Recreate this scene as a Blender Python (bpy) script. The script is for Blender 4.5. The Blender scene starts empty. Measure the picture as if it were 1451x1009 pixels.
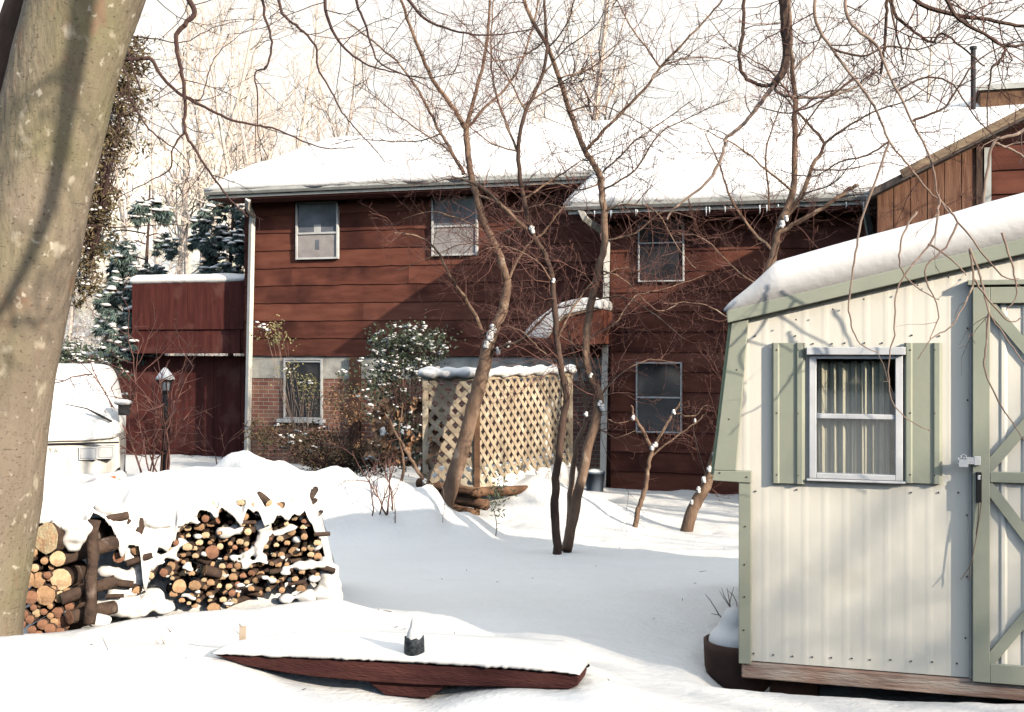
import bpy, bmesh, math, random
from mathutils import Vector, Matrix, noise
R = math.radians
rng = random.Random(11)
C = bpy.context.scene.collection
F, CX, HY, EYE = 1650.0, 725.5, 490.0, 1.65      # focal length and horizon of the 1451 px wide photograph

def P(px, py, Y):
    return Vector(((px - CX) / F * Y, Y, EYE + (HY - py) / F * Y))
def ss(a, b, x):
    t = max(0.0, min(1.0, (x - a) / (b - a))); return t * t * (3 - 2 * t)
def lerp(a, b, t): return a + (b - a) * t
def gs(x, s): return math.exp(-(x / s) ** 2)
def N3(x, y, z=0.0): return noise.noise(Vector((x, y, z)))

# ------------------------------------------------------------------ materials
def nt(m): return m.node_tree.nodes, m.node_tree.links
def mat(name, c1, c2=None, scale=6.0, rough=.8, bump=0.0, bscale=None, stretch=(1, 1, 1), contrast=(.35, .65), spec=.1, metal=0.0, detail=5.0, c3=None, c3scale=3.0, c3range=(.6, .66)):
    K = lambda c: tuple(min(.62, v * 1.75) for v in c) if c and max(c) < .45 else c
    c1, c2, c3 = K(c1), K(c2), K(c3)
    m = bpy.data.materials.new(name); m.use_nodes = True
    n, l = nt(m); b = n['Principled BSDF']
    b.inputs['Base Color'].default_value = (*c1, 1); b.inputs['Roughness'].default_value = rough
    b.inputs['Specular IOR Level'].default_value = spec; b.inputs['Metallic'].default_value = metal
    tc = n.new('ShaderNodeTexCoord'); mp = n.new('ShaderNodeMapping'); mp.inputs['Scale'].default_value = stretch
    l.new(tc.outputs['Object'], mp.inputs['Vector'])
    if c2:
        nz = n.new('ShaderNodeTexNoise'); nz.inputs['Scale'].default_value = scale; nz.inputs['Detail'].default_value = detail
        l.new(mp.outputs[0], nz.inputs['Vector'])
        cr = n.new('ShaderNodeValToRGB'); e = cr.color_ramp.elements
        e[0].position, e[1].position = contrast; e[0].color = (*c1, 1); e[1].color = (*c2, 1)
        l.new(nz.outputs['Fac'], cr.inputs[0]); out = cr.outputs[0]
        if c3:
            n3 = n.new('ShaderNodeTexNoise'); n3.inputs['Scale'].default_value = c3scale; n3.inputs['Detail'].default_value = 3
            ad = n.new('ShaderNodeVectorMath'); ad.inputs[1].default_value = (7.3, 2.1, 5.5)
            l.new(tc.outputs['Object'], ad.inputs[0]); l.new(ad.outputs[0], n3.inputs['Vector'])
            r3 = n.new('ShaderNodeValToRGB'); r3.color_ramp.elements[0].position, r3.color_ramp.elements[1].position = c3range
            l.new(n3.outputs['Fac'], r3.inputs[0])
            mx = n.new('ShaderNodeMixRGB'); mx.inputs[2].default_value = (*c3, 1)
            l.new(r3.outputs[0], mx.inputs[0]); l.new(out, mx.inputs[1]); out = mx.outputs[0]
        l.new(out, b.inputs['Base Color'])
    if bump:
        nb = n.new('ShaderNodeTexNoise'); nb.inputs['Scale'].default_value = bscale or scale * 2; nb.inputs['Detail'].default_value = 6
        l.new(mp.outputs[0], nb.inputs['Vector'])
        bp = n.new('ShaderNodeBump'); bp.inputs['Strength'].default_value = bump; bp.inputs['Distance'].default_value = .02
        l.new(nb.outputs['Fac'], bp.inputs['Height']); l.new(bp.outputs[0], b.inputs['Normal'])
    return m

SNOW = mat('snow', (.775, .765, .745), (.80, .79, .775), 1.5, .7, .45, 22, spec=.2)
SNOWF = mat('snow_fine', (.785, .77, .75), (.80, .79, .775), 3, .7, .12, 30, spec=.2)
SIDING = mat('siding_paint', (.077, .027, .0185), (.112, .042, .0285), 1.6, .75, .25, 40, (1, 1, 5), c3=(.034, .0125, .0105), c3scale=.9, c3range=(.5, .7))  # dark blotches in these three paints: stains plus painted soft branch shade
SIDING2 = mat('siding_paint_worn', (.085, .032, .0225), (.122, .048, .034), 1.3, .8, .3, 40, (1, 1, 5), c3=(.045, .016, .012), c3scale=1.4, c3range=(.52, .68))
SIDING3 = mat('siding_paint_deep', (.064, .0225, .0155), (.098, .0355, .025), 1.9, .75, .25, 40, (1, 1, 5), c3=(.032, .012, .010), c3scale=1.1, c3range=(.5, .7))
SIDDARK = mat('siding_dark', (.014, .006, .005), (.02, .008, .007), 1.6, .8, .25, 40, (1, 1, 5))
BOARDR = mat('red_boards', (.036, .011, .010), (.062, .019, .016), 3.0, .75, .3, 22, (4, 4, .5), c3=(.08, .034, .028), c3scale=2.2, c3range=(.58, .74))
TANB = mat('tan_boards', (.15, .082, .054), (.09, .044, .03), 4, .8, .3, 14, (5, 5, .5))
FASCIA = mat('white_trim', (.7, .68, .62), (.58, .56, .5), 4, .5, .05)
TANTRIM = mat('tan_fascia', (.22, .165, .11), (.14, .1, .07), 5, .7, .2, 20, (1, 1, 5))
GUTTER = mat('gutter_paint', (.45, .45, .42), (.34, .34, .32), 5, .45)
SOFFIT = mat('soffit', (.05, .02, .018), None, rough=.8)
ROOFM = mat('roof_shingle', (.06, .05, .045), (.1, .085, .075), 12, .9, .3)
WHITEF = mat('window_frame', (.5, .5, .48), (.4, .4, .38), 8, .45)
SHEDW = mat('shed_metal', (.86, .825, .72), (.83, .79, .685), 1.3, .42, .04, 30, (1, 1, .4), spec=.4, c3=(.76, .715, .605), c3scale=2.0, c3range=(.66, .8))
SHEDG = mat('shed_green', (.18, .192, .152), (.215, .224, .176), 2.6, .48, .06, 30, spec=.4, c3=(.21, .206, .155), c3scale=3.5, c3range=(.62, .76))
SHEDROOF = mat('shed_roof_metal', (.2, .24, .15), None, rough=.5)
ALU = mat('aluminium', (.72, .73, .74), (.6, .61, .62), 9, .38, .04, spec=.5)
SCREW = mat('screw_head', (.05, .04, .035), None, rough=.5)
WEATH = mat('weathered_beam', (.3, .25, .21), (.17, .1, .075), 5, .85, .5, 22, (.7, 1, 5))
DARKW = mat('dark_wood', (.03, .018, .014), (.055, .03, .022), 5, .85, .3)
BENCHW = mat('bench_wood', (.065, .025, .022), (.036, .014, .013), 4, .7, .5, 25, (1, 1, 6), c3=(.12, .065, .05), c3scale=3.2, c3range=(.6, .75))
METAL = mat('galvanised', (.45, .46, .48), (.3, .31, .33), 20, .35, .1, metal=.7)
BLACK = mat('black_rubber', (.012, .012, .013), None, rough=.5)
CORDM = mat('cord', (.12, .10, .08), None, rough=.8)
CURTAIN = mat('curtain_cloth', (.82, .74, .57), (.7, .6, .43), 3, .9, .2, 14, (5, 5, .4))
def beechmat():
    m = mat('beech_bark', (.108, .088, .068), (.145, .12, .092), 3.0, .85, .8, 22, (1, 1, .35), c3=(.115, .104, .062), c3scale=1.3, c3range=(.45, .66)); n, l = nt(m); b = n['Principled BSDF']; cur = b.inputs['Base Color'].links[0].from_socket
    tc = n.new('ShaderNodeTexCoord')
    def layer(scale, lo, hi, col, st=(1, 1, 1), off=(0, 0, 0), det=4.0, gate=None):
        nonlocal cur
        mp = n.new('ShaderNodeMapping'); mp.inputs['Scale'].default_value = st; mp.inputs['Location'].default_value = off; l.new(tc.outputs['Object'], mp.inputs[0])
        nz = n.new('ShaderNodeTexNoise'); nz.inputs['Scale'].default_value = scale; nz.inputs['Detail'].default_value = det; l.new(mp.outputs[0], nz.inputs['Vector'])
        cr = n.new('ShaderNodeValToRGB'); cr.color_ramp.elements[0].position, cr.color_ramp.elements[1].position = lo, hi; l.new(nz.outputs['Fac'], cr.inputs[0])
        mx = n.new('ShaderNodeMixRGB'); mx.inputs[2].default_value = (*col, 1); l.new(cr.outputs[0], mx.inputs[0]); l.new(cur, mx.inputs[1]); cur = mx.outputs[0]
    layer(42, .58, .72, (0.184, 0.144, 0.104), (1, 1, .6), (3, 1, 2))
    layer(16, .64, .72, (.13, .11, .082), (.5, .5, 4.5), (2, 6, 3), 7)
    layer(60, .6, .7, (.1, .08, .06), (1, 1, 1.6), (5, 2, 9), 3)
    layer(5, .6, .68, (0.224, 0.152, 0.104), (1.2, 1.2, .5), (9, 4, 1), 8)
    layer(9, .62, .72, (.42, .37, .29), (1, 1, .8), (1, 7, 5), 6)
    layer(20, .64, .72, (.46, .42, .34), (1, 1, .9), (4, 2, 8), 4)
    l.new(cur, b.inputs['Base Color']); return m
BEECH = beechmat()
BARK = mat('tree_bark', (.155, .105, .075), (.085, .055, .04), 9, .85, .6, 30, (1, 1, .4), c3=(.22, .17, .13), c3scale=5, c3range=(.6, .7))
BARKD = mat('dark_bark', (.07, .046, .036), (.04, .027, .022), 9, .85, .6, 30, (1, 1, .4))
TWIG = mat('twig_bark', (.10, .05, .04), (.055, .03, .028), 5, .8)
TWIGD = mat('twig_dark', (.035, .022, .022), (.055, .034, .03), 5, .8)
TWIGP = mat('twig_pale', (.2, .15, .12), (.12, .086, .07), 6, .8)
WOODS = mat('woods_bark', (.62, .54, .48), (.55, .46, .40), 2, .9)  # bark paled: glare of the bright distance is put into the colour
HILLM = mat('hill_litter', (.42, .33, .25), (.8, .77, .73), .35, .9, .4, 3, contrast=(.42, .6), detail=8)
LOGB = mat('log_bark', (.06, .04, .03), (.03, .021, .018), 14, .9, .8, 30, (1, 1, 1), c3=(.13, .105, .09), c3scale=8, c3range=(.58, .7))
def brickmat():
    m = bpy.data.materials.new('brick'); m.use_nodes = True; n, l = nt(m); b = n['Principled BSDF']
    tc = n.new('ShaderNodeTexCoord'); mp = n.new('ShaderNodeMapping'); mp.inputs['Rotation'].default_value = (R(90), 0, 0)
    br = n.new('ShaderNodeTexBrick'); br.inputs['Scale'].default_value = 1; br.inputs['Brick Width'].default_value = .21; br.inputs['Row Height'].default_value = .075
    br.inputs['Mortar Size'].default_value = .006; br.inputs['Color1'].default_value = (.24, .095, .07, 1); br.inputs['Color2'].default_value = (.35, .18, .12, 1); br.inputs['Mortar'].default_value = (.42, .37, .31, 1)
    br.inputs['Bias'].default_value = -.1
    l.new(tc.outputs['Object'], mp.inputs[0]); l.new(mp.outputs[0], br.inputs[0])
    nz = n.new('ShaderNodeTexNoise'); nz.inputs['Scale'].default_value = 2.5; nz.inputs['Detail'].default_value = 6
    l.new(tc.outputs['Object'], nz.inputs['Vector'])
    mx = n.new('ShaderNodeMixRGB'); mx.blend_type = 'OVERLAY'; mx.inputs[0].default_value = .6
    l.new(br.outputs[0], mx.inputs[1]); l.new(nz.outputs['Fac'], mx.inputs[2]); l.new(mx.outputs[0], b.inputs['Base Color'])
    bp = n.new('ShaderNodeBump'); bp.inputs['Strength'].default_value = .6; bp.inputs['Distance'].default_value = .01; bp.invert = True
    l.new(br.outputs['Fac'], bp.inputs['Height']); l.new(bp.outputs[0], b.inputs['Normal']); b.inputs['Roughness'].default_value = .9
    return m
BRICK = brickmat()
PARGE = mat('pale_masonry', (.36, .34, .3), (.2, .19, .17), 3, .9, .4, 20)
GLASSD = mat('window_glass_dark', (.012, .013, .016), (.03, .03, .034), 2.5, .06, spec=.5)
GLASSB = mat('window_glass_blue', (.12, .13, .15), (.06, .066, .08), 2.5, .12, spec=.6)
SCREEN = mat('insect_screen', (.17, .155, .15), (.23, .215, .21), 5, .7, .3, 60, contrast=(.3, .7))
LATT = mat('lattice_wood', (.29, .235, .17), (.2, .158, .112), 6, .8, .3, 30, c3=(.37, .31, .235), c3scale=4, c3range=(.55, .7))
TIMBER = mat('landscape_timber', (.13, .075, .045), (.075, .042, .028), 6, .85, .5, 20)
CARW = mat('car_paint', (.74, .72, .66), None, rough=.3, spec=.5)
CARB = mat('car_black', (.015, .015, .016), None, rough=.5)
CARGLASS = mat('lamp_glass', (.42, .43, .43), (.3, .31, .32), 30, .15, spec=.6)
AMBER = mat('amber_lens', (.6, .16, .05), None, rough=.25)
POSTM = mat('lamp_post_paint', (.02, .02, .022), None, rough=.5)
LAMPG = mat('lamp_glass_pane', (.22, .23, .24), None, rough=.2)
HOLLY = mat('holly_leaf', (.02, .032, .018), (.045, .058, .032), 7, .45, spec=.5)
IVY = mat('withered_leaf', (.075, .05, .03), (.035, .034, .02), 5, .8)
OAKL = mat('oak_leaf', (.25, .15, .09), (.15, .085, .052), 8, .8)
JUNI = mat('juniper_leaf', (.1, .075, .042), (.055, .046, .026), 4, .8)
PINE = mat('pine_needle', (.05, .075, .073), (.10, .135, .118), 2, .6)
CUPM = mat('dark_ceramic', (.009, .011, .013), (.04, .046, .052), 40, .4, .3)
CUT = [mat('cut_face_%s' % w, a, b, 26, .8, .4, 60, (1, 1, 1), c3=c, c3scale=9, c3range=(.56, .7)) for w, a, b, c in
       (('tan', (.33, .21, .125), (.24, .145, .08), (.14, .085, .055)), ('pale', (.44, .31, .2), (.34, .22, .13), (.2, .125, .08)), ('rusty', (.22, .115, .07), (.15, .075, .05), (.09, .05, .035)))]
PLANT = mat('planter_dark', (.035, .022, .018), (.06, .035, .028), 8, .7)

# ------------------------------------------------------------------ mesh builder
ORG = {}
class MB:
    def __init__(s): s.v, s.f, s.m = [], [], []
    def add(s, vs, fs, mi=0):
        o = len(s.v); s.v += [tuple(p) for p in vs]; s.f += [tuple(i + o for i in f) for f in fs]; s.m += [mi] * len(fs)
    def hexa(s, p, mi=0):
        s.add(p, [(0, 3, 2, 1), (4, 5, 6, 7), (0, 1, 5, 4), (1, 2, 6, 5), (2, 3, 7, 6), (3, 0, 4, 7)], mi)
    def box(s, a, b, mi=0, M=None):
        x0, y0, z0 = a; x1, y1, z1 = b
        p = [Vector(q) for q in ((x0, y0, z0), (x1, y0, z0), (x1, y1, z0), (x0, y1, z0), (x0, y0, z1), (x1, y0, z1), (x1, y1, z1), (x0, y1, z1))]
        s.hexa([M @ q for q in p] if M else p, mi)
    def prism(s, poly, y0, y1, mi=0):                     # poly in (x, z), counter-clockwise seen from -y
        n = len(poly)
        v = [(x, y0, z) for x, z in poly] + [(x, y1, z) for x, z in poly]
        s.add(v, [tuple(range(n)), tuple(range(2 * n - 1, n - 1, -1))] + [(i, i + n, (i + 1) % n + n, (i + 1) % n) for i in range(n)], mi)
    def bar(s, a, b, w, t, y, mi=0):                      # flat strip in the xz plane from a to b, width w, from y to y+t
        (x0, z0), (x1, z1) = a, b; d = Vector((x1 - x0, z1 - z0)).normalized(); q = Vector((-d.y, d.x)) * w / 2
        s.prism([(x0 - q.x, z0 - q.y), (x1 - q.x, z1 - q.y), (x1 + q.x, z1 + q.y), (x0 + q.x, z0 + q.y)], y, y + t, mi)
    def tube(s, pts, rad, k=6, mi=0, cap=True, rough=0.0):
        pts = [Vector(p) for p in pts]; n = len(pts)
        if n < 2: return
        t = (pts[1] - pts[0]).normalized(); a = Vector((0, 0, 1)) if abs(t.z) < .9 else Vector((1, 0, 0))
        u = t.cross(a).normalized(); vs = []
        for i, p in enumerate(pts):
            t = (pts[min(i + 1, n - 1)] - pts[max(i - 1, 0)])
            if t.length < 1e-9: t = Vector((0, 0, 1))
            t.normalize(); u = (u - t * u.dot(t))
            if u.length < 1e-6: u = t.cross(Vector((0.3, .5, .8)))
            u.normalize(); w = t.cross(u); r = rad[i] if hasattr(rad, '__len__') else rad
            for j in range(k):
                an = 2 * math.pi * j / k; rr = r
                if rough: rr *= 1 + rough * N3(p.x * 2 + 3 * math.cos(an), p.y * 2 + 3 * math.sin(an), p.z * 3)
                vs.append(p + (u * math.cos(an) + w * math.sin(an)) * rr)
        fs = [(i * k + j, i * k + (j + 1) % k, (i + 1) * k + (j + 1) % k, (i + 1) * k + j) for i in range(n - 1) for j in range(k)]
        if cap: fs += [tuple(range(k - 1, -1, -1)), tuple(range((n - 1) * k, n * k))]
        s.add(vs, fs, mi)
    def ell(s, c, r, seg=10, rings=6, mi=0, jit=0.0, seed=0.0):
        c = Vector(c); vs = [c + Vector((0, 0, r[2]))]
        for i in range(1, rings):
            th = math.pi * i / rings
            for j in range(seg):
                ph = 2 * math.pi * j / seg; d = Vector((math.sin(th) * math.cos(ph), math.sin(th) * math.sin(ph), math.cos(th)))
                k = 1 + jit * N3(d.x * 1.7 + seed, d.y * 1.7 + c.x * 3, d.z * 1.7 + c.y * 3)
                vs.append(c + Vector((d.x * r[0], d.y * r[1], d.z * r[2])) * k)
        vs.append(c - Vector((0, 0, r[2]))); L = len(vs) - 1
        fs = [(0, 1 + j, 1 + (j + 1) % seg) for j in range(seg)]
        for i in range(rings - 2):
            for j in range(seg):
                a = 1 + i * seg; fs.append((a + j, a + seg + j, a + seg + (j + 1) % seg, a + (j + 1) % seg))
        a = 1 + (rings - 2) * seg; fs += [(L, a + (j + 1) % seg, a + j) for j in range(seg)]
        s.add(vs, fs, mi)
    def leaf(s, p, size, mi=0, asp=.5, d=None):
        d = Vector((rng.gauss(0, 1), rng.gauss(0, 1), rng.gauss(0, 1))) if d is None else Vector(d)
        d.normalize(); e = d.cross(Vector((rng.gauss(0, 1), rng.gauss(0, 1), rng.gauss(0, 1)))).normalized(); p = Vector(p)
        q = d.cross(e) * size * .12
        s.add([p, p + d * size * .5 + e * size * asp * .5 + q, p + d * size, p + d * size * .5 - e * size * asp * .5 + q], [(0, 1, 2), (0, 2, 3)], mi)
    def build(s, name, mats, parent=None, smooth=False, org=None, bevel=0.0, remesh=0.0, sub=0, smo=0):
        o = Vector((0, 0, 0)) if org is None else Vector(org)
        if parent is not None and org is None: o = ORG.get(parent.name, o)
        me = bpy.data.meshes.new(name); me.from_pydata([(x - o.x, y - o.y, z - o.z) for x, y, z in s.v], [], s.f)
        for m in (mats if isinstance(mats, (list, tuple)) else [mats]): me.materials.append(m)
        if any(s.m): me.polygons.foreach_set('material_index', s.m)
        if smooth or remesh: me.polygons.foreach_set('use_smooth', [True] * len(me.polygons))
        me.update(); ob = bpy.data.objects.new(name, me); C.objects.link(ob)
        if parent is not None: ob.parent = parent
        elif org is not None: ob.location = o
        if remesh:
            md = ob.modifiers.new('Remesh', 'REMESH'); md.mode = 'VOXEL'; md.voxel_size = remesh; md.use_smooth_shade = True
            sm = ob.modifiers.new('Smooth', 'SMOOTH'); sm.iterations = smo or 6; sm.factor = .6
        if bevel:
            md = ob.modifiers.new('Bevel', 'BEVEL'); md.width = bevel; md.segments = 2; md.limit_method = 'ANGLE'; md.angle_limit = R(50)
        if sub:
            md = ob.modifiers.new('Subsurf', 'SUBSURF'); md.levels = sub; md.render_levels = sub
        return ob

def tag(o, label=None, cat=None, group=None, kind=None):
    if label: o['label'] = label
    if cat: o['category'] = cat
    if group: o['group'] = group
    if kind: o['kind'] = kind
    return o
def thing(name, label, cat, loc=(0, 0, 0), th=0.0, group=None, local=False):
    o = bpy.data.objects.new(name, None); C.objects.link(o); o.empty_display_size = .2
    o.location = loc; o.rotation_euler = (0, 0, -th); tag(o, label, cat, group)
    # children are written either in world coordinates (trees) or in the frame's own s, y and world height (buildings)
    ORG[o.name] = Vector((0, 0, loc[2])) if local else Vector(loc)
    return o
class Fr:
    """an upright frame: s runs right along a facade, y runs back from it"""
    def __init__(f, x, y, th):
        f.o = Vector((x, y)); f.u = Vector((math.cos(th), -math.sin(th))); f.b = Vector((math.sin(th), math.cos(th))); f.th = th
    def hit(f, px, py, yl=0.0):
        d = Vector(((px - CX) / F, 1)); Y = (yl + f.b.dot(f.o)) / f.b.dot(d)
        return f.u.dot(d * Y - f.o), EYE + (HY - py) / F * Y
    def w(f, s, y, z): q = f.o + f.u * s + f.b * y; return Vector((q.x, q.y, z))
TH = R(17)

# ------------------------------------------------------------------ ground
sd0_ = Vector((1.582, -1.528, .87)).normalized()            # towards the sun
PA, PB = Vector((-3.3, 7.35)), Vector((-1.85, 7.98))           # spine of the snow behind the woodpile
def segd(x, y, a, b):
    p = Vector((x, y)); t = max(0, min(1, (p - a).dot(b - a) / (b - a).length_squared)); return (p - a.lerp(b, t)).length, t
BX = [(-8, .72), (-5.2, .62), (-4.6, .70), (-3.4, .76), (-3.05, .98), (-2.85, .88), (-2.6, .76), (-1.8, .70), (-1.0, .60), (-.6, .3), (0, .05), (2, 0)]
def interp(T, x):
    if x <= T[0][0]: return T[0][1]
    for (a, va), (b, vb) in zip(T, T[1:]):
        if x <= b: return lerp(va, vb, ss(a, b, x))
    return T[-1][1]
def G(x, y):
    z = -.55 * ss(5.8, 13.5, y)
    if y > 29: z += 20 * (.22 + .78 * (1 - ss(-14, 2, x * 50 / y))) * ss(28, 105, y) * (1 + .10 * N3(x * .03, y * .03)) + .6 * N3(x * .15, y * .15) * ss(29, 40, y)
    if y < 28:
        lump = .10 * N3(x * 2.3, y * 2.3, 1) + .06 * N3(x * 5, y * 5, 4)
        a = interp(BX, x)
        if a > .01 and 11.5 < y < 16: z += a * (1 + lump * 1.9 + .05 * N3(x * 9, y * 9, 6)) * gs(y - 13.35, .6)
        z += .42 * gs(x - .35, 1.0) * gs(y - 14.9, .75) * (1 + lump) + .5 * gs(x + .1, .7) * gs(y - 15.9, .7)
        if 5 < y < 10.5 and x < 0:
            d, t = segd(x, y, PA, PB); z += lerp(.86, .74, t) * gs(d, .36)
        if 5 < y < 10 and x < .5:
            d, t = segd(x, y, Vector((-2.75, 6.28)), Vector((-1.15, 7.22))); z += lerp(.05, .12, ss(.1, .5, t)) * gs(d, .27) * (1 + .3 * N3(x * 3, y * 3, 6))
        z += .27 * gs(y - 5.45, .62) * (1 - ss(-2.35, -.75, x)) * (1 + .3 * N3(x, y, 9))
        # drift along the bench and the notch trodden behind it
        z += gs(y - 5.35 + .3 * x, .4) * (.07 * gs(x + 1.35, .45) + .05 * gs(x - .55, .5))
        sB, yB = .9636 * (x + 1.4594) - .2672 * (y - 5.7), .2672 * (x + 1.4594) + .9636 * (y - 5.7)
        z += (-.035 * (1 - ss(.3, .8, sB)) * ss(-.4, -.05, sB) + .07 * ss(1.05, 1.5, sB) * (1 - ss(1.8, 2.3, sB))) * ss(-.5, -.08, yB) * (1 - ss(.15, .5, yB))
        z += .115 * ss(-.15, .2, sB) * (1 - ss(1.65, 2.1, sB)) * ss(.12, .34, yB) * (1 - ss(.55, 1.1, yB)) * lerp(1, .55, ss(0, 1.8, sB))
        z += -.10 * gs(x + .2, .16) * gs(y - 6.7, .4) + .05 * gs(x + .55, .3) * gs(y - 6.6, .35) + .06 * gs(x - .25, .3) * gs(y - 6.5, .35)
        z += .05 * N3(x * .55, y * .55, 3) + .018 * N3(x * 1.7, y * 1.7, 5) * (1 if y < 12 else 1.4) + .009 * N3(x * 6, y * 6, 7) - .03 * ss(.42, .75, N3(x * 3.6, y * 3.6, 12)) * ss(6.5, 9, y) - .014 * ss(.4, .7, N3(x * 9, y * 9, 15))
        su, sb_ = .956 * (x - 1.15) - .292 * (y - 5.85), .292 * (x - 1.15) + .956 * (y - 5.85)
        z -= .17 * ss(-.35, .12, su) * ss(-.22, .1, sb_) * (1 - ss(3.6, 4.4, sb_)) * (1 + .25 * N3(x * 3, 2))
        z += .05 * gs(y - 17.3, .9) * N3(x * 2.1, y * 2.1, 2)
    return z
def axis(segs):
    out = [segs[0][0]]
    for a, b, st in segs:
        n = max(1, int(round((b - a) / st))); out += [a + (b - a) * i / n for i in range(1, n + 1)]
    return out
xs = axis([(-140, -40, 10), (-40, -12, 1.6), (-12, -5, .2), (-5, 2.8, .06), (2.8, 8, .2), (8, 40, 1.6), (40, 140, 10)])
ys = axis([(-40, -4, 6), (-4, 3.5, .5), (3.5, 9.5, .045), (9.5, 18, .07), (18, 30, .4), (30, 110, 1.6), (110, 160, 8)])
g = MB(); nx = len(xs)
g.v = [(x, y, G(x, y)) for y in ys for x in xs]
g.f = [(j * nx + i, j * nx + i + 1, (j + 1) * nx + i + 1, (j + 1) * nx + i) for j in range(len(ys) - 1) for i in range(nx - 1)]
g.m = [1 if ys[f[0] // nx] > 31 else 0 for f in g.f]
tag(g.build('snowy_ground', [SNOW, HILLM], smooth=True), kind='structure')

# ------------------------------------------------------------------ the brown house
H = Fr((350 - CX) / F * 22, 22.0, TH); HB = -.9
house = thing('house', 'reddish brown two-storey house with snowy roofs and brick lower wall', 'house', (H.o.x, H.o.y, HB), TH, local=True)
yW, yG = -1.9, -4.1
sW = H.hit(857, 500, yW)[0]; sG = H.hit(1243, 300, yG)[0]
zB = H.hit(400, 502)[1]
zE = H.hit(345, 268, -.6)[1]; zEw = H.hit(1000, 283, yW - .55)[1]
def clap(sa, sb, za, zb, y, course, name, m, holes=(), seed=0, parent=house, tip=.022):
    mb = MB(); n = max(1, round((zb - za) / course)); h = (zb - za) / n; st = .11; rv = random.Random(int(seed) + 5)
    for i in range(n):
        z0, z1 = za + i * h, za + (i + 1) * h; k = int((sb - sa) / st)
        prev = None; nxt = rv.uniform(.5, 3.6); mi_ = rv.randrange(3)
        for j in range(k + 1):
            if st * j > nxt: nxt += rv.uniform(2.2, 3.7); mi_ = rv.randrange(3)
            s = sa + (sb - sa) * j / k; w = .012 * N3(s * 2.6, i * 7.7 + seed) + .007 * N3(s * 9, i * 3.1 + seed)
            row = [(s, y, z1 + .004), (s, y - tip, z0 + w), (s, y, z0 + w)]
            cut = any(a < s < b and z0 < zz1 and z1 > zz0 for a, b, zz0, zz1 in holes)
            if prev and not cut and not prev[1]:
                a = prev[0]; mb.add([a[0], a[1], a[2], row[0], row[1], row[2]], [(0, 1, 4, 3), (1, 2, 5, 4)], mi_)
            prev = (row, False)
    return mb.build(name, [m, SIDING2, SIDING3], parent)
# wall cores, then siding laid on them
mb = MB(); mb.box((-.06, .03, zB - .02), (sW + .3, 9.6, zE - .12)); mb.box((-.06, .06, HB), (sW + .3, 9.5, zB - .03), 1)
mb.box((-.02, .045, zB - .45), (sW + .2, .0605, zB - .035), 2)
mb.add([(-.06, .03, zE - .12), (-.06, 9.6, zE - .12), (-.06, 4.8, zE + 1.85)], [(0, 2, 1)])
mb.build('wall', [SIDDARK, BRICK, PARGE], house)
clap(-.06, sW + .2, zB - .03, zE - .1, .02, .315, 'siding', SIDING)
mb = MB(); mb.box((sW, yW + .03, HB), (sW + 14, 9.5, zEw - .1)); mb.build('wall', SIDDARK, house)
clap(sW, sG + .3, HB, zEw - .08, yW + .02, .315, 'siding', SIDING, seed=40)
mb = MB(); mb.box((sW - .02, yW - .012, HB), (sW + .09, yW + .1, zEw - .12)); mb.build('corner_board', SIDDARK, house)

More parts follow.
